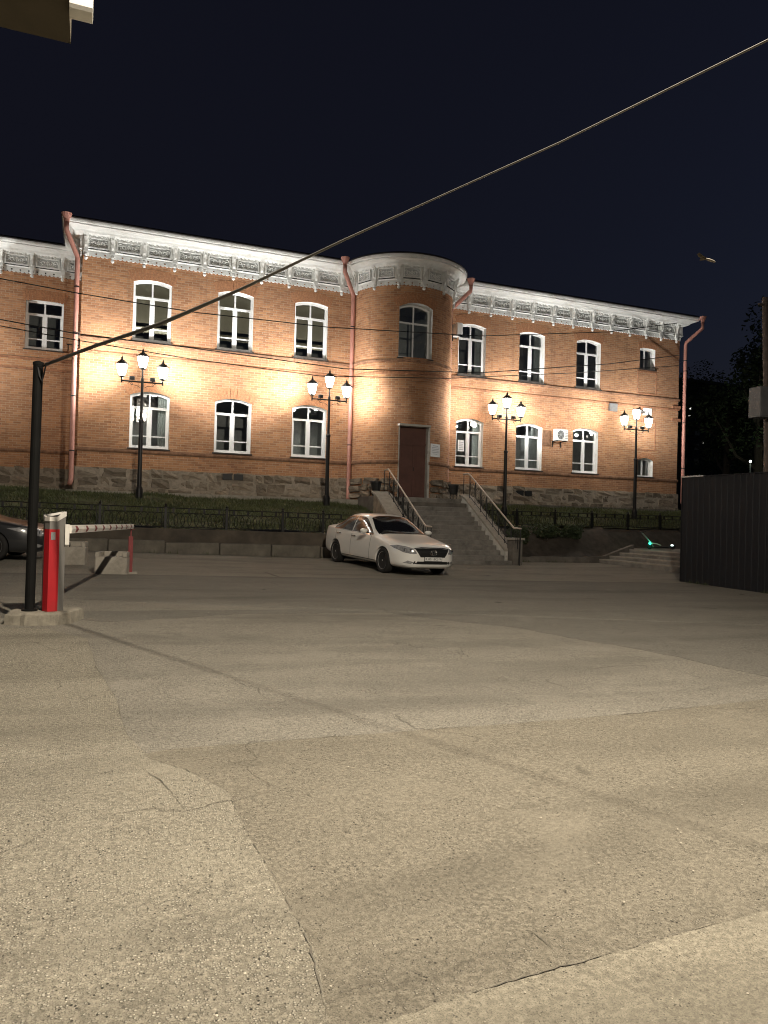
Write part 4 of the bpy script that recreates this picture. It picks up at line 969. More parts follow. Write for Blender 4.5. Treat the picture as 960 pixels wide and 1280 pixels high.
# ------------------------------------------------------------------ cars
def sedan(name,label,paint,detail=True):
    t=thing(name,(0,0,0),label,'car')
    # x: zb, zbelt, ztop, wbot, wmax, wbelt, wtop
    S=[(2.40,.34,.60,.63,.26,.34,.33,.26),(2.36,.24,.64,.69,.46,.54,.52,.42),(2.24,.20,.69,.77,.64,.72,.68,.54),(2.04,.19,.745,.83,.74,.835,.79,.60),(1.75,.19,.79,.875,.80,.885,.85,.62),
       (1.39,.19,.84,.925,.82,.908,.875,.62),(1.05,.19,.885,.985,.82,.91,.875,.62),(.86,.19,.90,1.055,.82,.91,.868,.63),(.45,.19,.915,1.29,.82,.91,.862,.63),(.05,.19,.925,1.465,.82,.91,.86,.645),
       (-.35,.19,.935,1.495,.82,.91,.86,.655),(-.75,.19,.955,1.49,.82,.91,.86,.65),(-1.10,.19,.975,1.445,.82,.91,.86,.63),(-1.45,.20,.995,1.27,.82,.908,.855,.56),(-1.80,.22,1.01,1.125,.81,.89,.84,.60),
       (-2.10,.25,1.015,1.08,.77,.86,.81,.62),(-2.32,.28,.99,1.06,.68,.80,.74,.58),(-2.43,.32,.92,.98,.54,.66,.60,.48),(-2.47,.40,.84,.88,.36,.44,.42,.34)]
    prof=[]
    for x,zb,zbl,zt,wb,wm,wbl,wt in S:
        zm=zb+(zbl-zb)*.62
        prof.append([(0,zb),(wb*.55,zb),(wb,zb+.01),(wm*.985,zb+.10),(wm,zb+(zm-zb)*.55),(wm,zm),(wbl+.012,zbl-.015),(wbl-.02,zbl+.02),(wbl*.55+wt*.45,zbl+.02+(zt-zbl-.02)*.5),(wt,zt-.045 if zt-zbl>.2 else zt-.012),(wt*.6,zt-.004),(0,zt)])
    b=MB(); k=len(prof[0]); ring=2*k-2
    for (x,*_),p in zip(S,prof):
        b.v+=[Vector((x,y,z)) for y,z in p]+[Vector((x,-y,z)) for y,z in p[-2:0:-1]]
    for i in range(len(S)-1):
        for j in range(ring): b.f.append((i*ring+j,i*ring+(j+1)%ring,(i+1)*ring+(j+1)%ring,(i+1)*ring+j))
    b.f.append(tuple(range(ring-1,-1,-1))); e=(len(S)-1)*ring; b.f.append(tuple(e+j for j in range(ring)))
    hull=b.build('body',paint,None,smooth=True)
    md=hull.modifiers.new('s','SUBSURF'); md.levels=2; md.render_levels=2
    dg=bpy.context.evaluated_depsgraph_get(); dg.update(); me=bpy.data.meshes.new_from_object(hull.evaluated_get(dg)); hull.modifiers.clear(); hull.data=me
    bm=bmesh.new(); bm.from_mesh(me); bvh=BVHTree.FromBMesh(bm); bm.free()
    # wheel wells
    for ax in (1.39,-1.39):
        for sd in (-1,1):
            c=MB().lathe([(.365,sd*.60),(.365,sd*1.2)],(ax,0,.325),32,'y').build('cutter',M_BLK)
            md=hull.modifiers.new('b','BOOLEAN'); md.object=c; md.operation='DIFFERENCE'; md.solver='EXACT'; dg=bpy.context.evaluated_depsgraph_get(); dg.update()
            me=bpy.data.meshes.new_from_object(hull.evaluated_get(dg)); hull.modifiers.clear(); hull.data=me; bpy.data.objects.remove(c)
    for p in hull.data.polygons: p.use_smooth=True
    hull.data.materials.clear(); hull.data.materials.append(paint)
    hull.parent=t
    md=hull.modifiers.new('n','EDGE_SPLIT'); md.split_angle=R(42)
    def patch(name,poly,mode,off,m,parent=hull,cuts=3,thick=0.0):
        """poly in side view (x,z) mode 's+'/'s-', front view (y,z) 'f', rear view 'r', top view (x,y) 't'"""
        bm=bmesh.new(); vs=[]
        for p,q in poly: vs.append(bm.verts.new((p,q,0)))
        bm.faces.new(vs); bmesh.ops.triangulate(bm,faces=bm.faces[:])
        for _ in range(cuts):
            es=[e_ for e_ in bm.edges if e_.calc_length()>.05]
            if es: bmesh.ops.subdivide_edges(bm,edges=es,cuts=1); bmesh.ops.triangulate(bm,faces=bm.faces[:])
        ok=True
        for v in bm.verts:
            p,q=v.co.x,v.co.y
            if mode[0]=='s': o_=Vector((p,3 if mode=='s+' else -3,q)); d=Vector((0,-1 if mode=='s+' else 1,0))
            elif mode=='f': o_=Vector((4,p,q)); d=Vector((-1,0,0))
            elif mode=='r': o_=Vector((-4,p,q)); d=Vector((1,0,0))
            else: o_=Vector((p,q,3)); d=Vector((0,0,-1))
            h,nrm,_i,_d=bvh.ray_cast(o_,d)
            if h is None: h=o_+d*3.0; nrm=-d
            v.co=h+nrm.normalized()*off
        bmesh.ops.recalc_face_normals(bm,faces=bm.faces); me=bpy.data.meshes.new(name); bm.to_mesh(me); bm.free(); me.materials.append(m)
        for p in me.polygons: p.use_smooth=True
        o=link(bpy.data.objects.new(name,me)); o.parent=parent; return o
    for sd in ('s+','s-'):
        patch('side_window',[(.74,.935),(.72,.965),(.24,1.25),(.08,1.335),(-.10,1.385),(-.40,1.40),(-.42,.965)],sd,.006,M_CGLASS,cuts=6)
        patch('side_window',[(-.47,.967),(-.45,1.40),(-.80,1.388),(-1.02,1.345),(-1.24,1.255),(-1.60,1.045),(-1.55,1.0)],sd,.006,M_CGLASS,cuts=6)
        patch('window_trim',[(.64,.925),(-1.56,.98),(-1.56,1.0),(.64,.943)],sd,.007,M_CHROME,cuts=6)
        for x in (.66,-.44,-1.42):
            top=.91 if x!=-1.42 else .96
            patch('door_seam',[(x,.30),(x+.012,.30),(x+.012+(.03 if x>0 else 0),top),(x+(.03 if x>0 else 0),top)],sd,.0025,M_SEAM,cuts=6)
        patch('sill_strip',[(1.0,.285),(-1.0,.285),(-1.0,.30),(1.0,.30)],sd,.004,M_SEAM,cuts=6)
        for x in (-.28,-1.18):
            s_=1 if sd=='s+' else -1
            h,nr,_i,_d=bvh.ray_cast(Vector((x,3*s_,.86)),Vector((0,-s_,0)))
            hy=h.y; z=.845 if x>-1 else .87
            MB().tube([(x+.10,hy-.005*s_,z),(x+.08,hy+.03*s_,z),(x-.08,hy+.03*s_,z),(x-.10,hy-.005*s_,z)],[.012,.017,.017,.012],8).build('door_handle',M_CHROME if paint is M_PAINT else paint,hull,smooth=True,local=True)
        s_=1 if sd=='s+' else -1
        mb=MB(); mb.tube([(.52,s_*.86,.985),(.52,s_*.95,1.0)],.025,8); mb.build('mirror_stalk',M_BLK,hull,local=True)
        bm=bmesh.new(); bmesh.ops.create_uvsphere(bm,u_segments=16,v_segments=10,radius=1.0)
        for v in bm.verts: v.co=Vector((.53+v.co.x*(.10 if v.co.x>0 else .05),s_*1.02+v.co.y*.11,1.03+v.co.z*.065))
        me=bpy.data.meshes.new('mirror'); bm.to_mesh(me); bm.free(); me.materials.append(paint)
        for p in me.polygons: p.use_smooth=True
        o=link(bpy.data.objects.new('mirror',me)); o.parent=hull
    patch('windscreen',[(.93,-.76),(.98,0),(.93,.76),(.62,.71),(.14,.575),(.08,.3),(.06,0),(.08,-.3),(.14,-.575),(.62,-.71)],'t',.007,M_CGLASS,cuts=6)
    patch('rear_window',[(-1.70,-.60),(-1.72,0),(-1.70,.60),(-1.12,.50),(-1.10,0),(-1.12,-.50)],'t',.007,M_CGLASS,cuts=6)
    patch('bonnet_seam',[(.99,-.72),(1.02,0),(.99,.72),(1.005,.72),(1.035,0),(1.005,-.72)],'t',.002,M_SEAM,cuts=6)
    patch('wiper_well',[(.90,-.72),(.955,0),(.90,.72),(.985,.72),(1.015,0),(.985,-.72)],'t',.002,M_BLK,cuts=6)
    gr_=patch('grille',[(-.50,.695),(-.36,.50),(.36,.50),(.50,.695),(.30,.715),(-.30,.715)],'f',.004,M_BLK,cuts=3)
    for z in (.56,.61,.66): patch('grille_bar',[(-.40-(z-.55)*.5,z),(.40+(z-.55)*.5,z),(.40+(z-.55)*.5,z+.012),(-.40-(z-.55)*.5,z+.012)],'f',.008,M_BLK,gr_,3)
    patch('grille_trim',[(-.53,.712),(-.30,.735),(.30,.735),(.53,.712),(.50,.697),(.30,.717),(-.30,.717),(-.50,.697)],'f',.009,M_CHROME,gr_,3)
    for s_ in (-1,1):
        hl=patch('headlight',[(s_*.52,.70),(s_*.46,.585),(s_*.60,.575),(s_*.74,.60),(s_*.84,.68),(s_*.865,.735),(s_*.80,.765),(s_*.66,.745)],'f',.005,M_LENS,cuts=6)
        for y,r_ in ((.60,.035),(.71,.042)):
            h,nr,_i,_d=bvh.ray_cast(Vector((4,s_*y,.66)),Vector((-1,0,0))); MB().lathe([(r_,.004),(r_*.8,.012),(r_*.3,.006)],(h.x,h.y,h.z),14,'x').build('lamp_bowl',M_CHROME,hl,local=True)
        patch('fog_light',[(s_*.52,.37),(s_*.66,.405),(s_*.745,.345),(s_*.60,.325)],'f',.006,M_LENS,cuts=3)
        patch('tail_light',[(s_*.45,.90),(s_*.46,.78),(s_*.72,.76),(s_*.80,.84),(s_*.77,.96)],'r',.005,M_DRED,cuts=6)
    patch('lower_grille',[(-.55,.325),(-.52,.395),(.52,.395),(.55,.325)],'f',.004,M_BLK,cuts=3)
    patch('bumper_lip',[(-.76,.255),(-.72,.285),(.72,.285),(.76,.255)],'f',.010,paint,cuts=3)
    h,nr,_i,_d=bvh.ray_cast(Vector((4,0,.44)),Vector((-1,0,0))); px_=max(h.x,2.36)+.02
    pl=MB().bbox((px_-.012,-.27,.40),(px_,.27,.515),.004).build('plate',M_BLK,hull,local=True)
    MB().box((px_+.0005,-.258,.411),(px_+.003,.258,.505)).build('plate_face',M_PLATE,hull,local=True)
    def text(body,y,z,size,name='plate_lettering'):
        cu=bpy.data.curves.new(name,'FONT'); cu.body=body; cu.size=size; cu.align_x='CENTER'; cu.align_y='CENTER'; cu.extrude=.0008; cu.resolution_u=2
        o=bpy.data.objects.new(name,cu); link(o); dg=bpy.context.evaluated_depsgraph_get(); dg.update(); me=bpy.data.meshes.new_from_object(o.evaluated_get(dg)); bpy.data.objects.remove(o)
        me.transform(Matrix.Translation((px_+.0042,y,z))@Matrix(((0,0,1,0),(1,0,0,0),(0,1,0,0),(0,0,0,1)))); me.materials.clear(); me.materials.append(M_INK)
        q=link(bpy.data.objects.new(name,me)); q.parent=hull
    if detail:
        text('K 001 BC',-.06,.458,.088); text('196',.195,.466,.06)
        MB().box((px_+.003,.128,.413),(px_+.0038,.134,.503)).build('plate_divider',M_INK,hull,local=True)
        h,nr,_i,_d=bvh.ray_cast(Vector((4,0,.61)),Vector((-1,0,0))); ex=h.x+.016; em=MB()
        for a_,b_,zc_ in ((.10,.065,.61),(.036,.063,.612),(.075,.022,.642)): em.tube([(ex,a_*math.cos(q*.3142),zc_+b_*math.sin(q*.3142)) for q in range(21)],.009,6,False)
        em.build('emblem',M_CHROME,hull,local=True)
    MB().box((-2.1,-.72,.20),(2.0,.72,.32)).build('underbody',M_BLK,hull,local=True)
    for ax in (1.39,-1.39):
        for s_ in (-1,1):
            wh=MB().lathe([(.10,s_*.70),(.10,s_*.84)],(ax,0,.325),12,'y').build('wheel',M_BLK,t,local=True)
            MB().lathe([(.215,s_*.885),(.235,s_*.90),(.29,s_*.905),(.318,s_*.888),(.328,s_*.86),(.328,s_*.74),(.31,s_*.70),(.215,s_*.69)],(ax,0,.325),36,'y').build('tyre',M_RUB,wh,smooth=True,local=True)
            rm=MB(); rm.lathe([(.20,s_*.72),(.205,s_*.87),(.222,s_*.892),(.226,s_*.88),(.21,s_*.72)],(ax,0,.325),36,'y',cap=False)
            rm.lathe([(.05,s_*.80),(.055,s_*.872),(.035,s_*.884),(.001,s_*.886)],(ax,0,.325),18,'y',cap=False)
            for q in range(10):
                a_=q*.6283+.2; c_=Vector((math.cos(a_),0,math.sin(a_))); p_=Vector((-math.sin(a_),0,math.cos(a_))); o_=Vector((ax,0,.325))
                P=[o_+c_*.045+p_*w2 for w2 in (-.016,.016)]+[o_+c_*.212+p_*w2 for w2 in (.026,-.026)]
                rm.add([p+Vector((0,s_*.872,0)) for p in P]+[p+Vector((0,s_*.84,0)) for p in P],[(0,1,2,3),(4,7,6,5),(0,4,5,1),(1,5,6,2),(2,6,7,3),(3,7,4,0)])
            rm.build('rim',M_RIM,wh,local=True)
            MB().lathe([(.19,s_*.79),(.18,s_*.80)],(ax,0,.325),24,'y').build('brake_disc',M_TRIM,wh,local=True)
    return t
def place_car(t,x,y,rz):
    f=Vector((math.cos(rz),math.sin(rz),0)); s=Vector((-f.y,f.x,0))
    pz=lambda a,b:zg(x+f.x*a+s.x*b,y+f.y*a+s.y*b)
    zf=(pz(1.39,.8)+pz(1.39,-.8))/2; zr_=(pz(-1.39,.8)+pz(-1.39,-.8))/2; zl_=(pz(1.39,.8)+pz(-1.39,.8))/2; zq=(pz(1.39,-.8)+pz(-1.39,-.8))/2
    t.location=(x,y,(zf+zr_)/2-.004); t.rotation_euler=(math.atan2(zl_-zq,1.6),-math.atan2(zf-zr_,2.78),rz)
CAR=sedan('parked_car','white four-door sedan parked in front of the stairs',M_PAINT)
place_car(CAR,7.62,-8.78,R(-82))
CAR2=sedan('parked_car','dark sedan half out of view behind the barrier post',M_DPAINT,False)
place_car(CAR2,-3.25,-8.6,R(-12))

# ------------------------------------------------------------------ barrier, blocks, pole, cable
PZ=lambda x,y:zg(x,y)
pg=[onG(10,784),onG(58,785),onG(98,771)]
PL=thing('concrete_pad',(-.45,-18.2,.05),'rough low concrete pad under the barrier post','concrete pad')
r_=random.Random(4)
base=[(-.93,-18.42),(-.72,-18.50),(-.40,-18.50),(-.22,-18.34),(-.08,-17.98),(-.20,-17.86),(-.60,-17.84),(-.92,-18.02)]
bp=[]
for a,c in zip(base,base[1:]+base[:1]):
    for i in range(4): bp.append((a[0]+(c[0]-a[0])*i/4+r_.uniform(-.012,.012),a[1]+(c[1]-a[1])*i/4+r_.uniform(-.012,.012)))
b=MB(); n=len(bp); cx_=-.5; cy_=-18.2
b.v=[Vector((x,y,zg(x,y)-.05)) for x,y in bp]+[Vector((cx_+(x-cx_)*.97,cy_+(y-cy_)*.97,.175+r_.uniform(-.012,.008))) for x,y in bp]+[Vector((cx_+(x-cx_)*.88,cy_+(y-cy_)*.88,.195+r_.uniform(-.006,.006))) for x,y in bp]
b.f=[(i,(i+1)%n,n+(i+1)%n,n+i) for i in range(n)]+[(n+i,n+(i+1)%n,2*n+(i+1)%n,2*n+i) for i in range(n)]+[tuple(range(2*n,3*n))]
b.build('pad',simple('worn_pad_concrete',(.26,.235,.185),.95,var=.3,scale=7,bmp=.8,dirt=(.13,.115,.09)),PL)
MB().bbox((-1.9,-18.5,.0),(-1.02,-18.36,.13),.02).build('kerb_block',M_CONCD,PL)
BA=thing('car_park_barrier',(-.43,-18.2,.19),'red and grey barrier cabinet with lowered white boom','barrier')
ang=R(8)
def cab(sc_,z):   # plan outline of the cabinet: hexagonal front
    P=[(-.115,-.06),(-.07,-.14),(.015,-.14),(.115,-.05),(.115,.12),(-.115,.12)]
    return [(p[0]*sc_*math.cos(ang)-p[1]*sc_*math.sin(ang),p[0]*sc_*math.sin(ang)+p[1]*sc_*math.cos(ang)) for p in P]
P=cab(1,0); b=MB(); n=6; tz=[1.10,1.10,1.10,1.165,1.165,1.12]
b.v=[Vector((x,y,0)) for x,y in P]+[Vector((x,y,q)) for (x,y),q in zip(P,tz)]; b.f=[(i,(i+1)%n,n+(i+1)%n,n+i) for i in range(n)]+[tuple(range(5,-1,-1)),tuple(range(n,2*n))]
b.build('cabinet',M_BGREY,BA,local=True)
Q=cab(1.035,0); b=MB()
i3=[0,1,2]; 
for a,c in ((0,1),(1,2)): b.add([(Q[a][0],Q[a][1],.004),(Q[c][0],Q[c][1],.004),(Q[c][0],Q[c][1],.985),(Q[a][0],Q[a][1],.985),(P[a][0],P[a][1],.004),(P[c][0],P[c][1],.004),(P[c][0],P[c][1],.985),(P[a][0],P[a][1],.985)],[(0,1,2,3),(3,2,6,7),(0,4,5,1),(1,5,6,2),(0,3,7,4)])
b.add([(Q[2][0],Q[2][1],.004),(Q[2][0]*.75+Q[3][0]*.25,Q[2][1]*.75+Q[3][1]*.25,.004),(Q[2][0]*.75+Q[3][0]*.25,Q[2][1]*.75+Q[3][1]*.25,.985),(Q[2][0],Q[2][1],.985)],[(0,1,2,3)])
b.build('red_panel',M_RED,BA)if False else b.build('red_panel',M_RED,BA,local=True)
b=MB(); T1=cab(1.06,0); T0=cab(.80,0)
b.v=[Vector((x,y,q-.02)) for (x,y),q in zip(T1,tz)]+[Vector((x,y,q+.035)) for (x,y),q in zip(T1,tz)]+[Vector((x,y,q+.035)) for (x,y),q in zip(T0,tz)]+[Vector((x,y,q+.004)) for (x,y),q in zip(T0,tz)]
for k in (0,6,12): b.f+=[(k+i,k+(i+1)%6,k+6+(i+1)%6,k+6+i) for i in range(6)]
b.build('top_rim',M_BWHITE,BA,local=True)
b=MB(); b.v=[Vector((x,y,q+.008)) for (x,y),q in zip(T0,tz)]; b.f=[tuple(range(6))]; b.build('lid',M_BLK,BA,local=True)
c0=Vector((Q[0][0]*.35+Q[1][0]*.65,Q[0][1]*.35+Q[1][1]*.65,.90)); dq=(Vector(Q[2])-Vector(Q[1])).normalized(); nq=Vector((dq.y,-dq.x,0)); cq=Vector((Q[1][0]*.8+Q[2][0]*.2,Q[1][1]*.8+Q[2][1]*.2,0))+nq*.004
MB().add([cq+Vector((0,0,.86)),cq+Vector((dq.x,dq.y,0))*.05+Vector((0,0,.86)),cq+Vector((dq.x,dq.y,0))*.05+Vector((0,0,.95)),cq+Vector((0,0,.95))],[(0,1,2,3)]).build('sticker',M_VENT,BA,local=True)
# boom
A=Vector((.155,.02,.985)); E=Vector((1.20,6.75,.915)); d=(E-A).normalized()
tipw=onG(167,716); 
def boom():
    b=MB(); q=Vector((d.y,-d.x,0)).normalized(); 
    ring=lambda p:[p+q*.03+Vector((0,0,-.05)),p+q*.04+Vector((0,0,.0)),p+q*.03+Vector((0,0,.05)),p-q*.03+Vector((0,0,.05)),p-q*.04,p-q*.03+Vector((0,0,-.05))]
    b.v=ring(A)+ring(E)+ring(E+d*.05); b.v[12:]=[E+d*.05+(p-E-d*.05)*.6 for p in b.v[12:]]
    for k in (0,6): b.f+=[(k+i,k+(i+1)%6,k+6+(i+1)%6,k+6+i) for i in range(6)]
    b.f+=[tuple(range(5,-1,-1)),tuple(range(12,18))]
    bo=b.build('boom',M_BWHITE,BA,local=True); L=(E-A).length
    for i in range(9):
        p=A+d*(.25+i*(L-.4)/8.6); s=MB()
        for sg in (1,-1):
            o=lambda u,z:p+d*u+q*sg*(.0425-abs(z)*.25)+Vector((0,0,z))
            s.add([o(-.02,-.042),o(.11,-.042),o(.20,0),o(.11,.0),o(.02,0)],[(0,1,2,3,4)]); s.add([o(.02,0),o(.20,0),o(.11,.042),o(-.02,.042)],[(0,1,2,3)])
        s.build('chevron',M_DRED,bo,local=True,fix=False)
    MB().box((.118,-.07,.80),(.165,.03,1.045)).build('boom_mount',M_BWHITE,BA,local=True); MB().lathe([(.03,.166),(.03,.178),(.005,.182)],(0,-.03,.80),10,'x').build('mount_bolt',M_BLK,BA,local=True)
boom()
EW=Vector((-.43,-18.2,.19))+E-d*.16
RP=thing('boom_rest_post',(EW.x,EW.y,zg(EW.x,EW.y)),'thin dark red post holding the end of the barrier boom','post')
hz=EW.z-.05-zg(EW.x,EW.y)
MB().box((-.045,-.045,-.05),(.045,.045,hz-.16)).build('post',M_DRED,RP,local=True)
MB().box((-.012,-.045,hz-.16),(.012,.045,hz-.004)).box((-.07,-.045,hz-.012),(.07,.045,hz-.004)).build('fork',M_DRED,RP,local=True)
MB().bbox((-.14,-.14,-.03),(.14,.14,.03),.008).build('foot',M_CONC,RP,local=True)
def conc_block(x,y,rz,sx,sy,h,label):
    t=thing('concrete_block',(x,y,zg(x,y)-.01),label,'concrete block','concrete blocks behind the barrier')
    MB().bbox((-sx/2,-sy/2,0),(sx/2,sy/2,h*.80),.02).build('base',M_CONC,t,local=True)
    e=.09
    for a,c in (((-sx/2,-sy/2),(-sx/2+e,sy/2)),((sx/2-e,-sy/2),(sx/2,sy/2)),((-sx/2+e,sy/2-e),(sx/2-e,sy/2)),((-sx/2+e,-sy/2),(sx/2-e,-sy/2+e))):
        if a==(-sx/2+e,-sy/2): continue
        MB().bbox((a[0]+.002,a[1]+.002,h*.80),(c[0]-.002,c[1]-.002,h),.012).build('rim',M_CONC,t,local=True)
    t.rotation_euler=(0,0,rz)
q=onG(140,719); conc_block(q.x+.02,q.y+.35,R(-10),.62,.60,.46,'pale hollow concrete block beside the red rest post')
q=onG(88,706); conc_block(q.x,q.y+.3,R(-6),.66,.62,.50,'pale concrete block behind the barrier cabinet')
PO=thing('cable_pole',(-.68,-18.22,.17),'black steel pole carrying the overhead cable, beside the barrier','pole')
topP=Vector((-.665,-18.22,3.14))
MB().tube([(-.68,-18.22,.12),tuple(topP)],.056,16).build('shaft',M_BLACKP,PO); MB().lathe([(.062,0),(.062,.03),(.02,.05)],topP,16).build('cap',M_BLACKP,PO)
MB().lathe([(.09,.19),(.09,.21),(.06,.215)],(-.68,-18.22,0),16).build('collar',M_BLACKP,PO)
MB().tube([topP+Vector((-.01,-.06,-.03)),topP+Vector((.06,-.10,-.03)),topP+Vector((.09,-.14,-.01))],.008,6).build('hook',M_IRON,PO)
# street lamp beyond the frame that lights the yard, and holds the far end of the cable
MX,MY=4.5,-29.5
YL=thing('yard_lamp',(MX,MY,zg(MX,MY)),'tall yard lamp mast standing behind the camera to the right','street lamp')
LH=Vector((2.75,-26.9,8.6)); zb_=zg(MX,MY)
MB().tube([(MX,MY,zb_-.2),(MX,MY,4.5),(MX,MY,8.6)],[.09,.075,.06],14).build('mast',M_VENT,YL,local=False)
MB().tube([(MX,MY,8.55),(MX-.6,MY+.86,8.86),(LH.x+.2,LH.y-.26,8.72)],.03,8).build('arm',M_VENT,YL)
hb_=MB(); dv=Vector((LH.x-MX,LH.y-MY,0)).normalized(); nv=Vector((-dv.y,dv.x,0))
hb_.add([LH+dv*a+nv*c+Vector((0,0,z)) for z in (.03,.12) for a,c in ((-.35,-.13),(.35,-.16),(.35,.16),(-.35,.13))],[(0,3,2,1),(4,5,6,7),(0,1,5,4),(1,2,6,5),(2,3,7,6),(3,0,4,7)]); hb_.build('luminaire',M_VENT,YL)
L=bpy.data.lights.new('yard_light','SPOT'); L.energy=P_STREET; L.color=WARM; L.spot_size=R(165); L.spot_blend=.9; L.shadow_soft_size=.10
lo=link(bpy.data.objects.new('yard_light',L)); lo.parent=YL; lo.location=LH+Vector((0,0,.0))-rootloc(YL); lo.rotation_euler=Vector((-.05,.75,-1)).to_track_quat('-Z','Y').to_euler()
# main cable
pl0=Vector((topP.x,topP.y,0)); dpl=(Vector((MX,MY,0))-pl0).normalized(); npl=Vector((-dpl.y,dpl.x,0))
def cabpt(px,py):
    v=ray(px,py); tt=(pl0-CAM).dot(npl)/v.dot(npl); return CAM+v*tt
cpts=[topP+Vector((.09,-.14,-.01))]+[cabpt(*p) for p in ((120,432),(200,405),(300,362),(430,300),(560,241),(700,178),(830,114),(960,50))]
last=cpts[-1]; end=Vector((MX,MY,4.5)); dl=(cpts[-1]-cpts[-2])
cpts+=[last+(end-last)*f+Vector((0,0,-.10*math.sin(math.pi*f))) for f in (.25,.5,.75,1)]
CB=MB().tube(cpts,[.020]*3+[.013,.0085]+[.0052]*(len(cpts)-5),8)
tag(CB.build('overhead_cable',M_CABLE,smooth=True),'thick overhead cable rising from the black pole to the upper right','cable')
lp=[topP+Vector((.09,-.14,-.01)),topP+Vector((.07,-.10,-.12)),topP+Vector((.05,-.08,-.20)),topP+Vector((.02,-.07,-.14)),topP+Vector((.0,-.06,-.03))]
MB().tube(lp,.010,6).build('cable_loop',M_WIRE,PO)
# thin wires in front of the facade
def wire(pts,Ys,r_,label):
    P=[onY(x,y,Y) for (x,y),Y in zip(pts,Ys)]; out=[]
    for a,c in zip(P[:-1],P[1:]): out+=[a+(c-a)*i/6 for i in range(6)]
    out.append(P[-1]); tag(MB().tube(out,r_,5).build('wire',M_WIRE),label,'wire','thin wires strung along the facade')
wire([(-60,337),(100,367),(240,390),(410,409),(600,420),(760,415),(846,404)],[-3.2,-3.0,-2.9,-2.8,-2.4,-1.4,-.42],.017,'highest thin wire across the facade, crossing the upper windows')
wire([(-60,388),(95,417),(240,435),(430,461),(600,466),(760,455),(849,444)],[-3.4,-3.2,-3.0,-2.8,-2.4,-1.4,-.10],.017,'middle thin wire across the facade below the upper windows')
wire([(-60,396),(95,425),(240,449),(400,470),(560,473),(720,466),(849,457)],[-3.4,-3.2,-3.1,-2.9,-2.5,-1.5,-.10],.015,'lowest thin wire across the facade between the floors')

# ------------------------------------------------------------------ hoarding, kick scooter, right background
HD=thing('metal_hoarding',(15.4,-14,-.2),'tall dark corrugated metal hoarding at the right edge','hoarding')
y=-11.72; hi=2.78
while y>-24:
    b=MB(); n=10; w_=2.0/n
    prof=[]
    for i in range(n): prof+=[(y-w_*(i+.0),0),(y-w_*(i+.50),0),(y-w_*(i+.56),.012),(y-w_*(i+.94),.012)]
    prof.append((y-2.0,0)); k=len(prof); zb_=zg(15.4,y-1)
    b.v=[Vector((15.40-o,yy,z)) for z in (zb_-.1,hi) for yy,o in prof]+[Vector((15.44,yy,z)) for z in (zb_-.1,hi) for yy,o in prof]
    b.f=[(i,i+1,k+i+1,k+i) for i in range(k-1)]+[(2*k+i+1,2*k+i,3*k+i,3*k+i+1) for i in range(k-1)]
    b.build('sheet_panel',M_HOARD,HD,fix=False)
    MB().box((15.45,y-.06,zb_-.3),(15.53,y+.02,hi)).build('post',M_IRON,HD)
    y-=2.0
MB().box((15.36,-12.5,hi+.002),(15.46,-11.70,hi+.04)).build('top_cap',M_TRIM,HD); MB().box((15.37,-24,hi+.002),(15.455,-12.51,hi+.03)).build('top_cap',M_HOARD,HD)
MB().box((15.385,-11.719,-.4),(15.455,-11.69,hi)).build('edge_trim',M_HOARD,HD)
# scooter lying on the path
SCO=thing('kick_scooter',(21.0,-4.7,.478),'electric kick scooter with green light lying on the path above the side steps','scooter')
k=MB(); k.bbox((-.35,-.08,.06),(.40,.08,.12),.02); k.build('deck',M_BLK,SCO,local=True)
for x in (-.50,.52): 
    wl=MB().lathe([(.06,-.025),(.11,-.02),(.115,0),(.11,.02),(.06,.025)],(x,0,.115),18,'y').build('wheel',M_RUB,SCO,local=True)
MB().tube([(-.50,0,.12),(-.46,0,.32),(-.42,0,.20),(-.33,0,.10)],.028,8).build('fork',M_VENT,SCO,local=True)
MB().tube([(-.48,0,.30),(-.84,.04,.66)],.024,10).build('stem',M_TRIM,SCO,local=True)
MB().tube([(-.86,-.24,.70),(-.84,0,.67),(-.86,.24,.70)],.017,8).build('handlebar',M_BLK,SCO,local=True)
MB().tube([(-.46,0,.25),(-.2,0,.23),(.0,0,.16)],.022,8).build('neck_tube',M_BWHITE,SCO,local=True)
MB().bbox((.40,-.06,.12),(.64,.06,.20),.015).build('rear_fender',M_BLK,SCO,local=True)
bm=bmesh.new(); bmesh.ops.create_icosphere(bm,subdivisions=2,radius=.05); me=bpy.data.meshes.new('green_lamp'); bm.to_mesh(me); bm.free(); me.materials.append(M_GREEN); q=link(bpy.data.objects.new('green_lamp',me)); q.parent=SCO; q.location=(-.53,-.06,.24)
MB().bbox((.40,-.09,.15),(.50,-.062,.20),.008).build('side_lamp',M_LED,SCO,local=True)
gl=bpy.data.lights.new('green_glow','POINT'); gl.energy=.5; gl.color=(.05,1,.5); gl.shadow_soft_size=.05; go=link(bpy.data.objects.new('green_glow',gl)); go.parent=SCO; go.location=(-.53,-.16,.26)
SCO.rotation_euler=(0,0,R(-8))
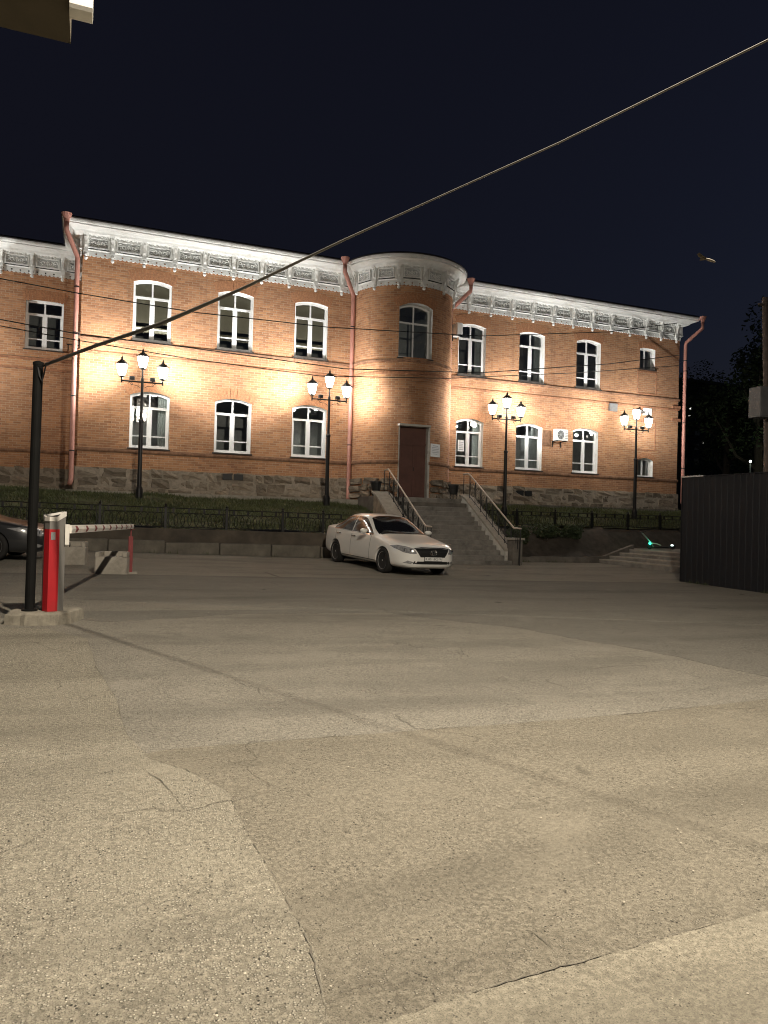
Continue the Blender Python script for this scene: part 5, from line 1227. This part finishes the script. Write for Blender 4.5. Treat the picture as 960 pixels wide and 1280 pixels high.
# utility pole with a grey cabinet behind the hoarding
p=cp(958,597,24); UP=thing('utility_pole',(p.x,p.y,zg(p.x,p.y)),'rusty utility pole with a grey cabinet behind the dark hoarding','pole')
tp=cp(956,372,24)
MB().tube([(p.x,p.y,zg(p.x,p.y)-.2),(p.x,p.y,4),(tp.x,tp.y,tp.z)],[.10,.095,.085],12).build('shaft',M_POLE2,UP)
c1=cp(950,504,23.7); bx=MB().bbox((c1.x-.30,c1.y-.28,c1.z-.48),(c1.x+.30,c1.y+.18,c1.z+.49),.02).build('cabinet',M_VENT,UP); MB().box((c1.x-.25,c1.y-.292,c1.z-.43),(c1.x+.25,c1.y-.281,c1.z+.44)).build('cabinet_door',M_VENT,bx)
MB().tube([(p.x-.5,p.y,tp.z-.25),(p.x+.5,p.y,tp.z-.25)],.035,6).build('crossarm',M_POLE2,UP)
# trees
def tree(x,y,z,h,rx,label,seed,n=5200):
    r_=random.Random(seed); t=thing('tree',(x,y,z),label,'tree','dark trees beyond the hoarding')
    b=MB(); b.tube([(x,y,z-.3),(x+.1,y,z+h*.25),(x+.25,y+.1,z+h*.55),(x+.2,y,z+h*.85)],[h*.028,h*.022,h*.014,h*.004],8)
    tips=[]
    for i in range(11):
        a=r_.uniform(0,6.28); z0_=z+h*r_.uniform(.25,.65); l=rx*r_.uniform(.55,1.0); e=Vector((x+math.cos(a)*l,y+math.sin(a)*l,z0_+h*r_.uniform(.08,.28))); m_=Vector((x+math.cos(a)*l*.45,y+math.sin(a)*l*.45,z0_+h*.06))
        b.tube([(x+.15,y,z0_),m_,e],[h*.011,h*.007,h*.002],6); tips+=[e,m_+Vector((0,0,h*.1))]
    tips+=[Vector((x+r_.uniform(-.4,.4)*rx,y+r_.uniform(-.4,.4)*rx,z+h*r_.uniform(.7,.98))) for _ in range(7)]
    b.build('trunk',M_BARK,t); c=MB()
    for e in tips: leaf_cloud(c,e,rx*r_.uniform(.2,.38),rx*r_.uniform(.2,.38),h*r_.uniform(.06,.13),n//len(tips),.16,r_)
    c.build('crown',M_LEAF,t,fix=False)
for i,(px,dp,h,rx,l) in enumerate(((905,52,13,3.8,'dark tree just right of the building, left of the utility pole'),(945,46,14,4.2,'dark tree right behind the utility pole'),(880,75,18,5.5,'far dark tree seen between the downpipe and nearer trees'),(975,60,17,5.0,'tall dark tree at the right edge of the picture'))):
    q=cp(px,640,dp); tree(q.x,q.y,.3,h,rx,l,40+i)
FL=thing('far_lamp',(0,0,0),'small distant lamp glowing through leaves at the right edge','street lamp'); q=cp(938,577,43); FL.location=(q.x,q.y,0.3); ROOTLOC[FL.name]=Vector((q.x,q.y,.3))
MB().tube([(q.x,q.y,0),(q.x,q.y,q.z-.1)],.05,8).build('pole',M_IRON,FL); MB().lathe([(.03,-.06),(.07,-.02),(.07,.04),(.02,.08)],q,10).build('globe',M_FARLAMP,FL)
pl_=bpy.data.lights.new('far_light','POINT'); pl_.energy=22; pl_.color=(.85,1,.8); pl_.shadow_soft_size=.1; po=link(bpy.data.objects.new('far_light',pl_)); po.parent=FL; po.location=Vector((-.35,-.35,q.z-.3))
# far apartment block with a few lit windows
q=cp(880,560,170); AB=thing('apartment_block',(q.x,q.y,0),'distant unlit apartment block with a few tiny lit windows','building')
MB().box((q.x-9,q.y-2,0),(q.x+16,q.y+10,34)).build('wall',M_FARWALL,AB); MB().box((q.x-9.4,q.y-2.4,34.01),(q.x+16.4,q.y+10.4,34.6)).build('roof',M_ROOF,AB)
lit=[(863,503),(863,510.5),(862,520),(880,553),(911,549),(902,515)]
Yw=q.y-2.03
for i,(a,b_) in enumerate(lit):
    c=onY(a,b_,Yw); MB().box((c.x-.22,Yw-.02,c.z-.16),(c.x+.22,Yw+.02,c.z+.16)).build('window',M_FARWIN,AB)
for i in range(7):
    for j in range(9):
        x_=q.x-7.5+3.4*i; z_=3+3.3*j
        if all(abs(onY(a,b_,Yw).x-x_)>1.6 or abs(onY(a,b_,Yw).z-z_)>1.4 for a,b_ in lit): MB().box((x_-.7,Yw-.005,z_-.7),(x_+.7,Yw+.025,z_+.7)).build('window',M_CGLASS,AB)

# ------------------------------------------------------------------ canopy over the camera's left shoulder
CN=thing('entrance_canopy',(-3,-26,4.0),'brown canopy corner with a white pipe end at the upper left','canopy')
MB().box((-6.5,-31,4.0),(-.19,-23.53,4.35)).build('slab',M_SOFFIT,CN)
MB().box((-.62,-31,3.985),(-.55,-23.60,3.999)).build('soffit_strip',M_SOFFIT,CN)
MB().tube([(-.186,-23.86,4.005),(-.13,-23.86,4.005),(-.075,-23.86,4.005)],.058,18).build('pipe_end',M_PIPEW,CN,smooth=False)
for x,y in ((-5.8,-24.2),(-5.8,-30.5),(-1.2,-30.5)): MB().box((x-.08,y-.08,zg(x,y)-.1),(x+.08,y+.08,3.998)).build('column',M_SOFFIT,CN)

# moth caught by the yard lamp against the sky
mc=cp(884,324,2.2); MO=thing('moth',tuple(mc),'pale brown moth flying against the night sky above the roof end','moth')
M_MOTH=simple('moth_wing',(.12,.10,.075),.9,var=.4,scale=60); M_MOTHB=simple('moth_body',(.24,.21,.165),.9,var=.3,scale=80)
bv=(rgt*.93-upv*.32).normalized(); wv=upv*.8+rgt*.3-fwd*.5
MB().tube([-bv*.004,bv*.006,bv*.020,bv*.026],[.0025,.0042,.0036,.001],8).build('body',M_MOTHB,MO,local=True,smooth=True)
for sg,k in ((1,1.0),(-1,.6)):
    w_=MB(); a=Vector((0,0,0)); p=[a+bv*.006,a-bv*.030*k+wv*.010*sg,a-bv*.034*k+wv*.004*sg,a-bv*.026*k-wv*.002*sg,a-bv*.004]
    w_.v=[q for q in p]+[q+fwd*.0006 for q in p]; n=5; w_.f=[tuple(range(n)),tuple(range(2*n-1,n-1,-1))]+[(i,n+i,n+(i+1)%n,(i+1)%n) for i in range(n)]
    w_.build('wing',M_MOTH,MO,local=True)

wd=MB(); rw=random.Random(77)
for i in range(900):
    k=rw.random()
    if k<.45: x,y=15.30+rw.gauss(0,.05),rw.uniform(-19,-11.8)
    elif k<.8: x,y=rw.uniform(-6,9.2),-5.98+rw.gauss(0,.03)
    else: x,y=rw.uniform(13.9,17.6),-4.85-.08*(rw.random())
    if math.sin(x*3.7+y*2.9)+math.sin(x*1.3-y*5.1)<.35: continue
    z=zg(x,y); h=rw.uniform(.03,.13); a=rw.uniform(0,6.28); w_=rw.uniform(.006,.014)
    wd.add([(x-w_*math.cos(a),y-w_*math.sin(a),z),(x+w_*math.cos(a),y+w_*math.sin(a),z),(x+rw.uniform(-.05,.05),y+rw.uniform(-.05,.05),z+h)],[(0,1,2)])
tag(wd.build('weeds',M_GRASS,fix=False),'sparse weeds growing along the kerbs and the foot of the hoarding','weeds',kind='stuff')
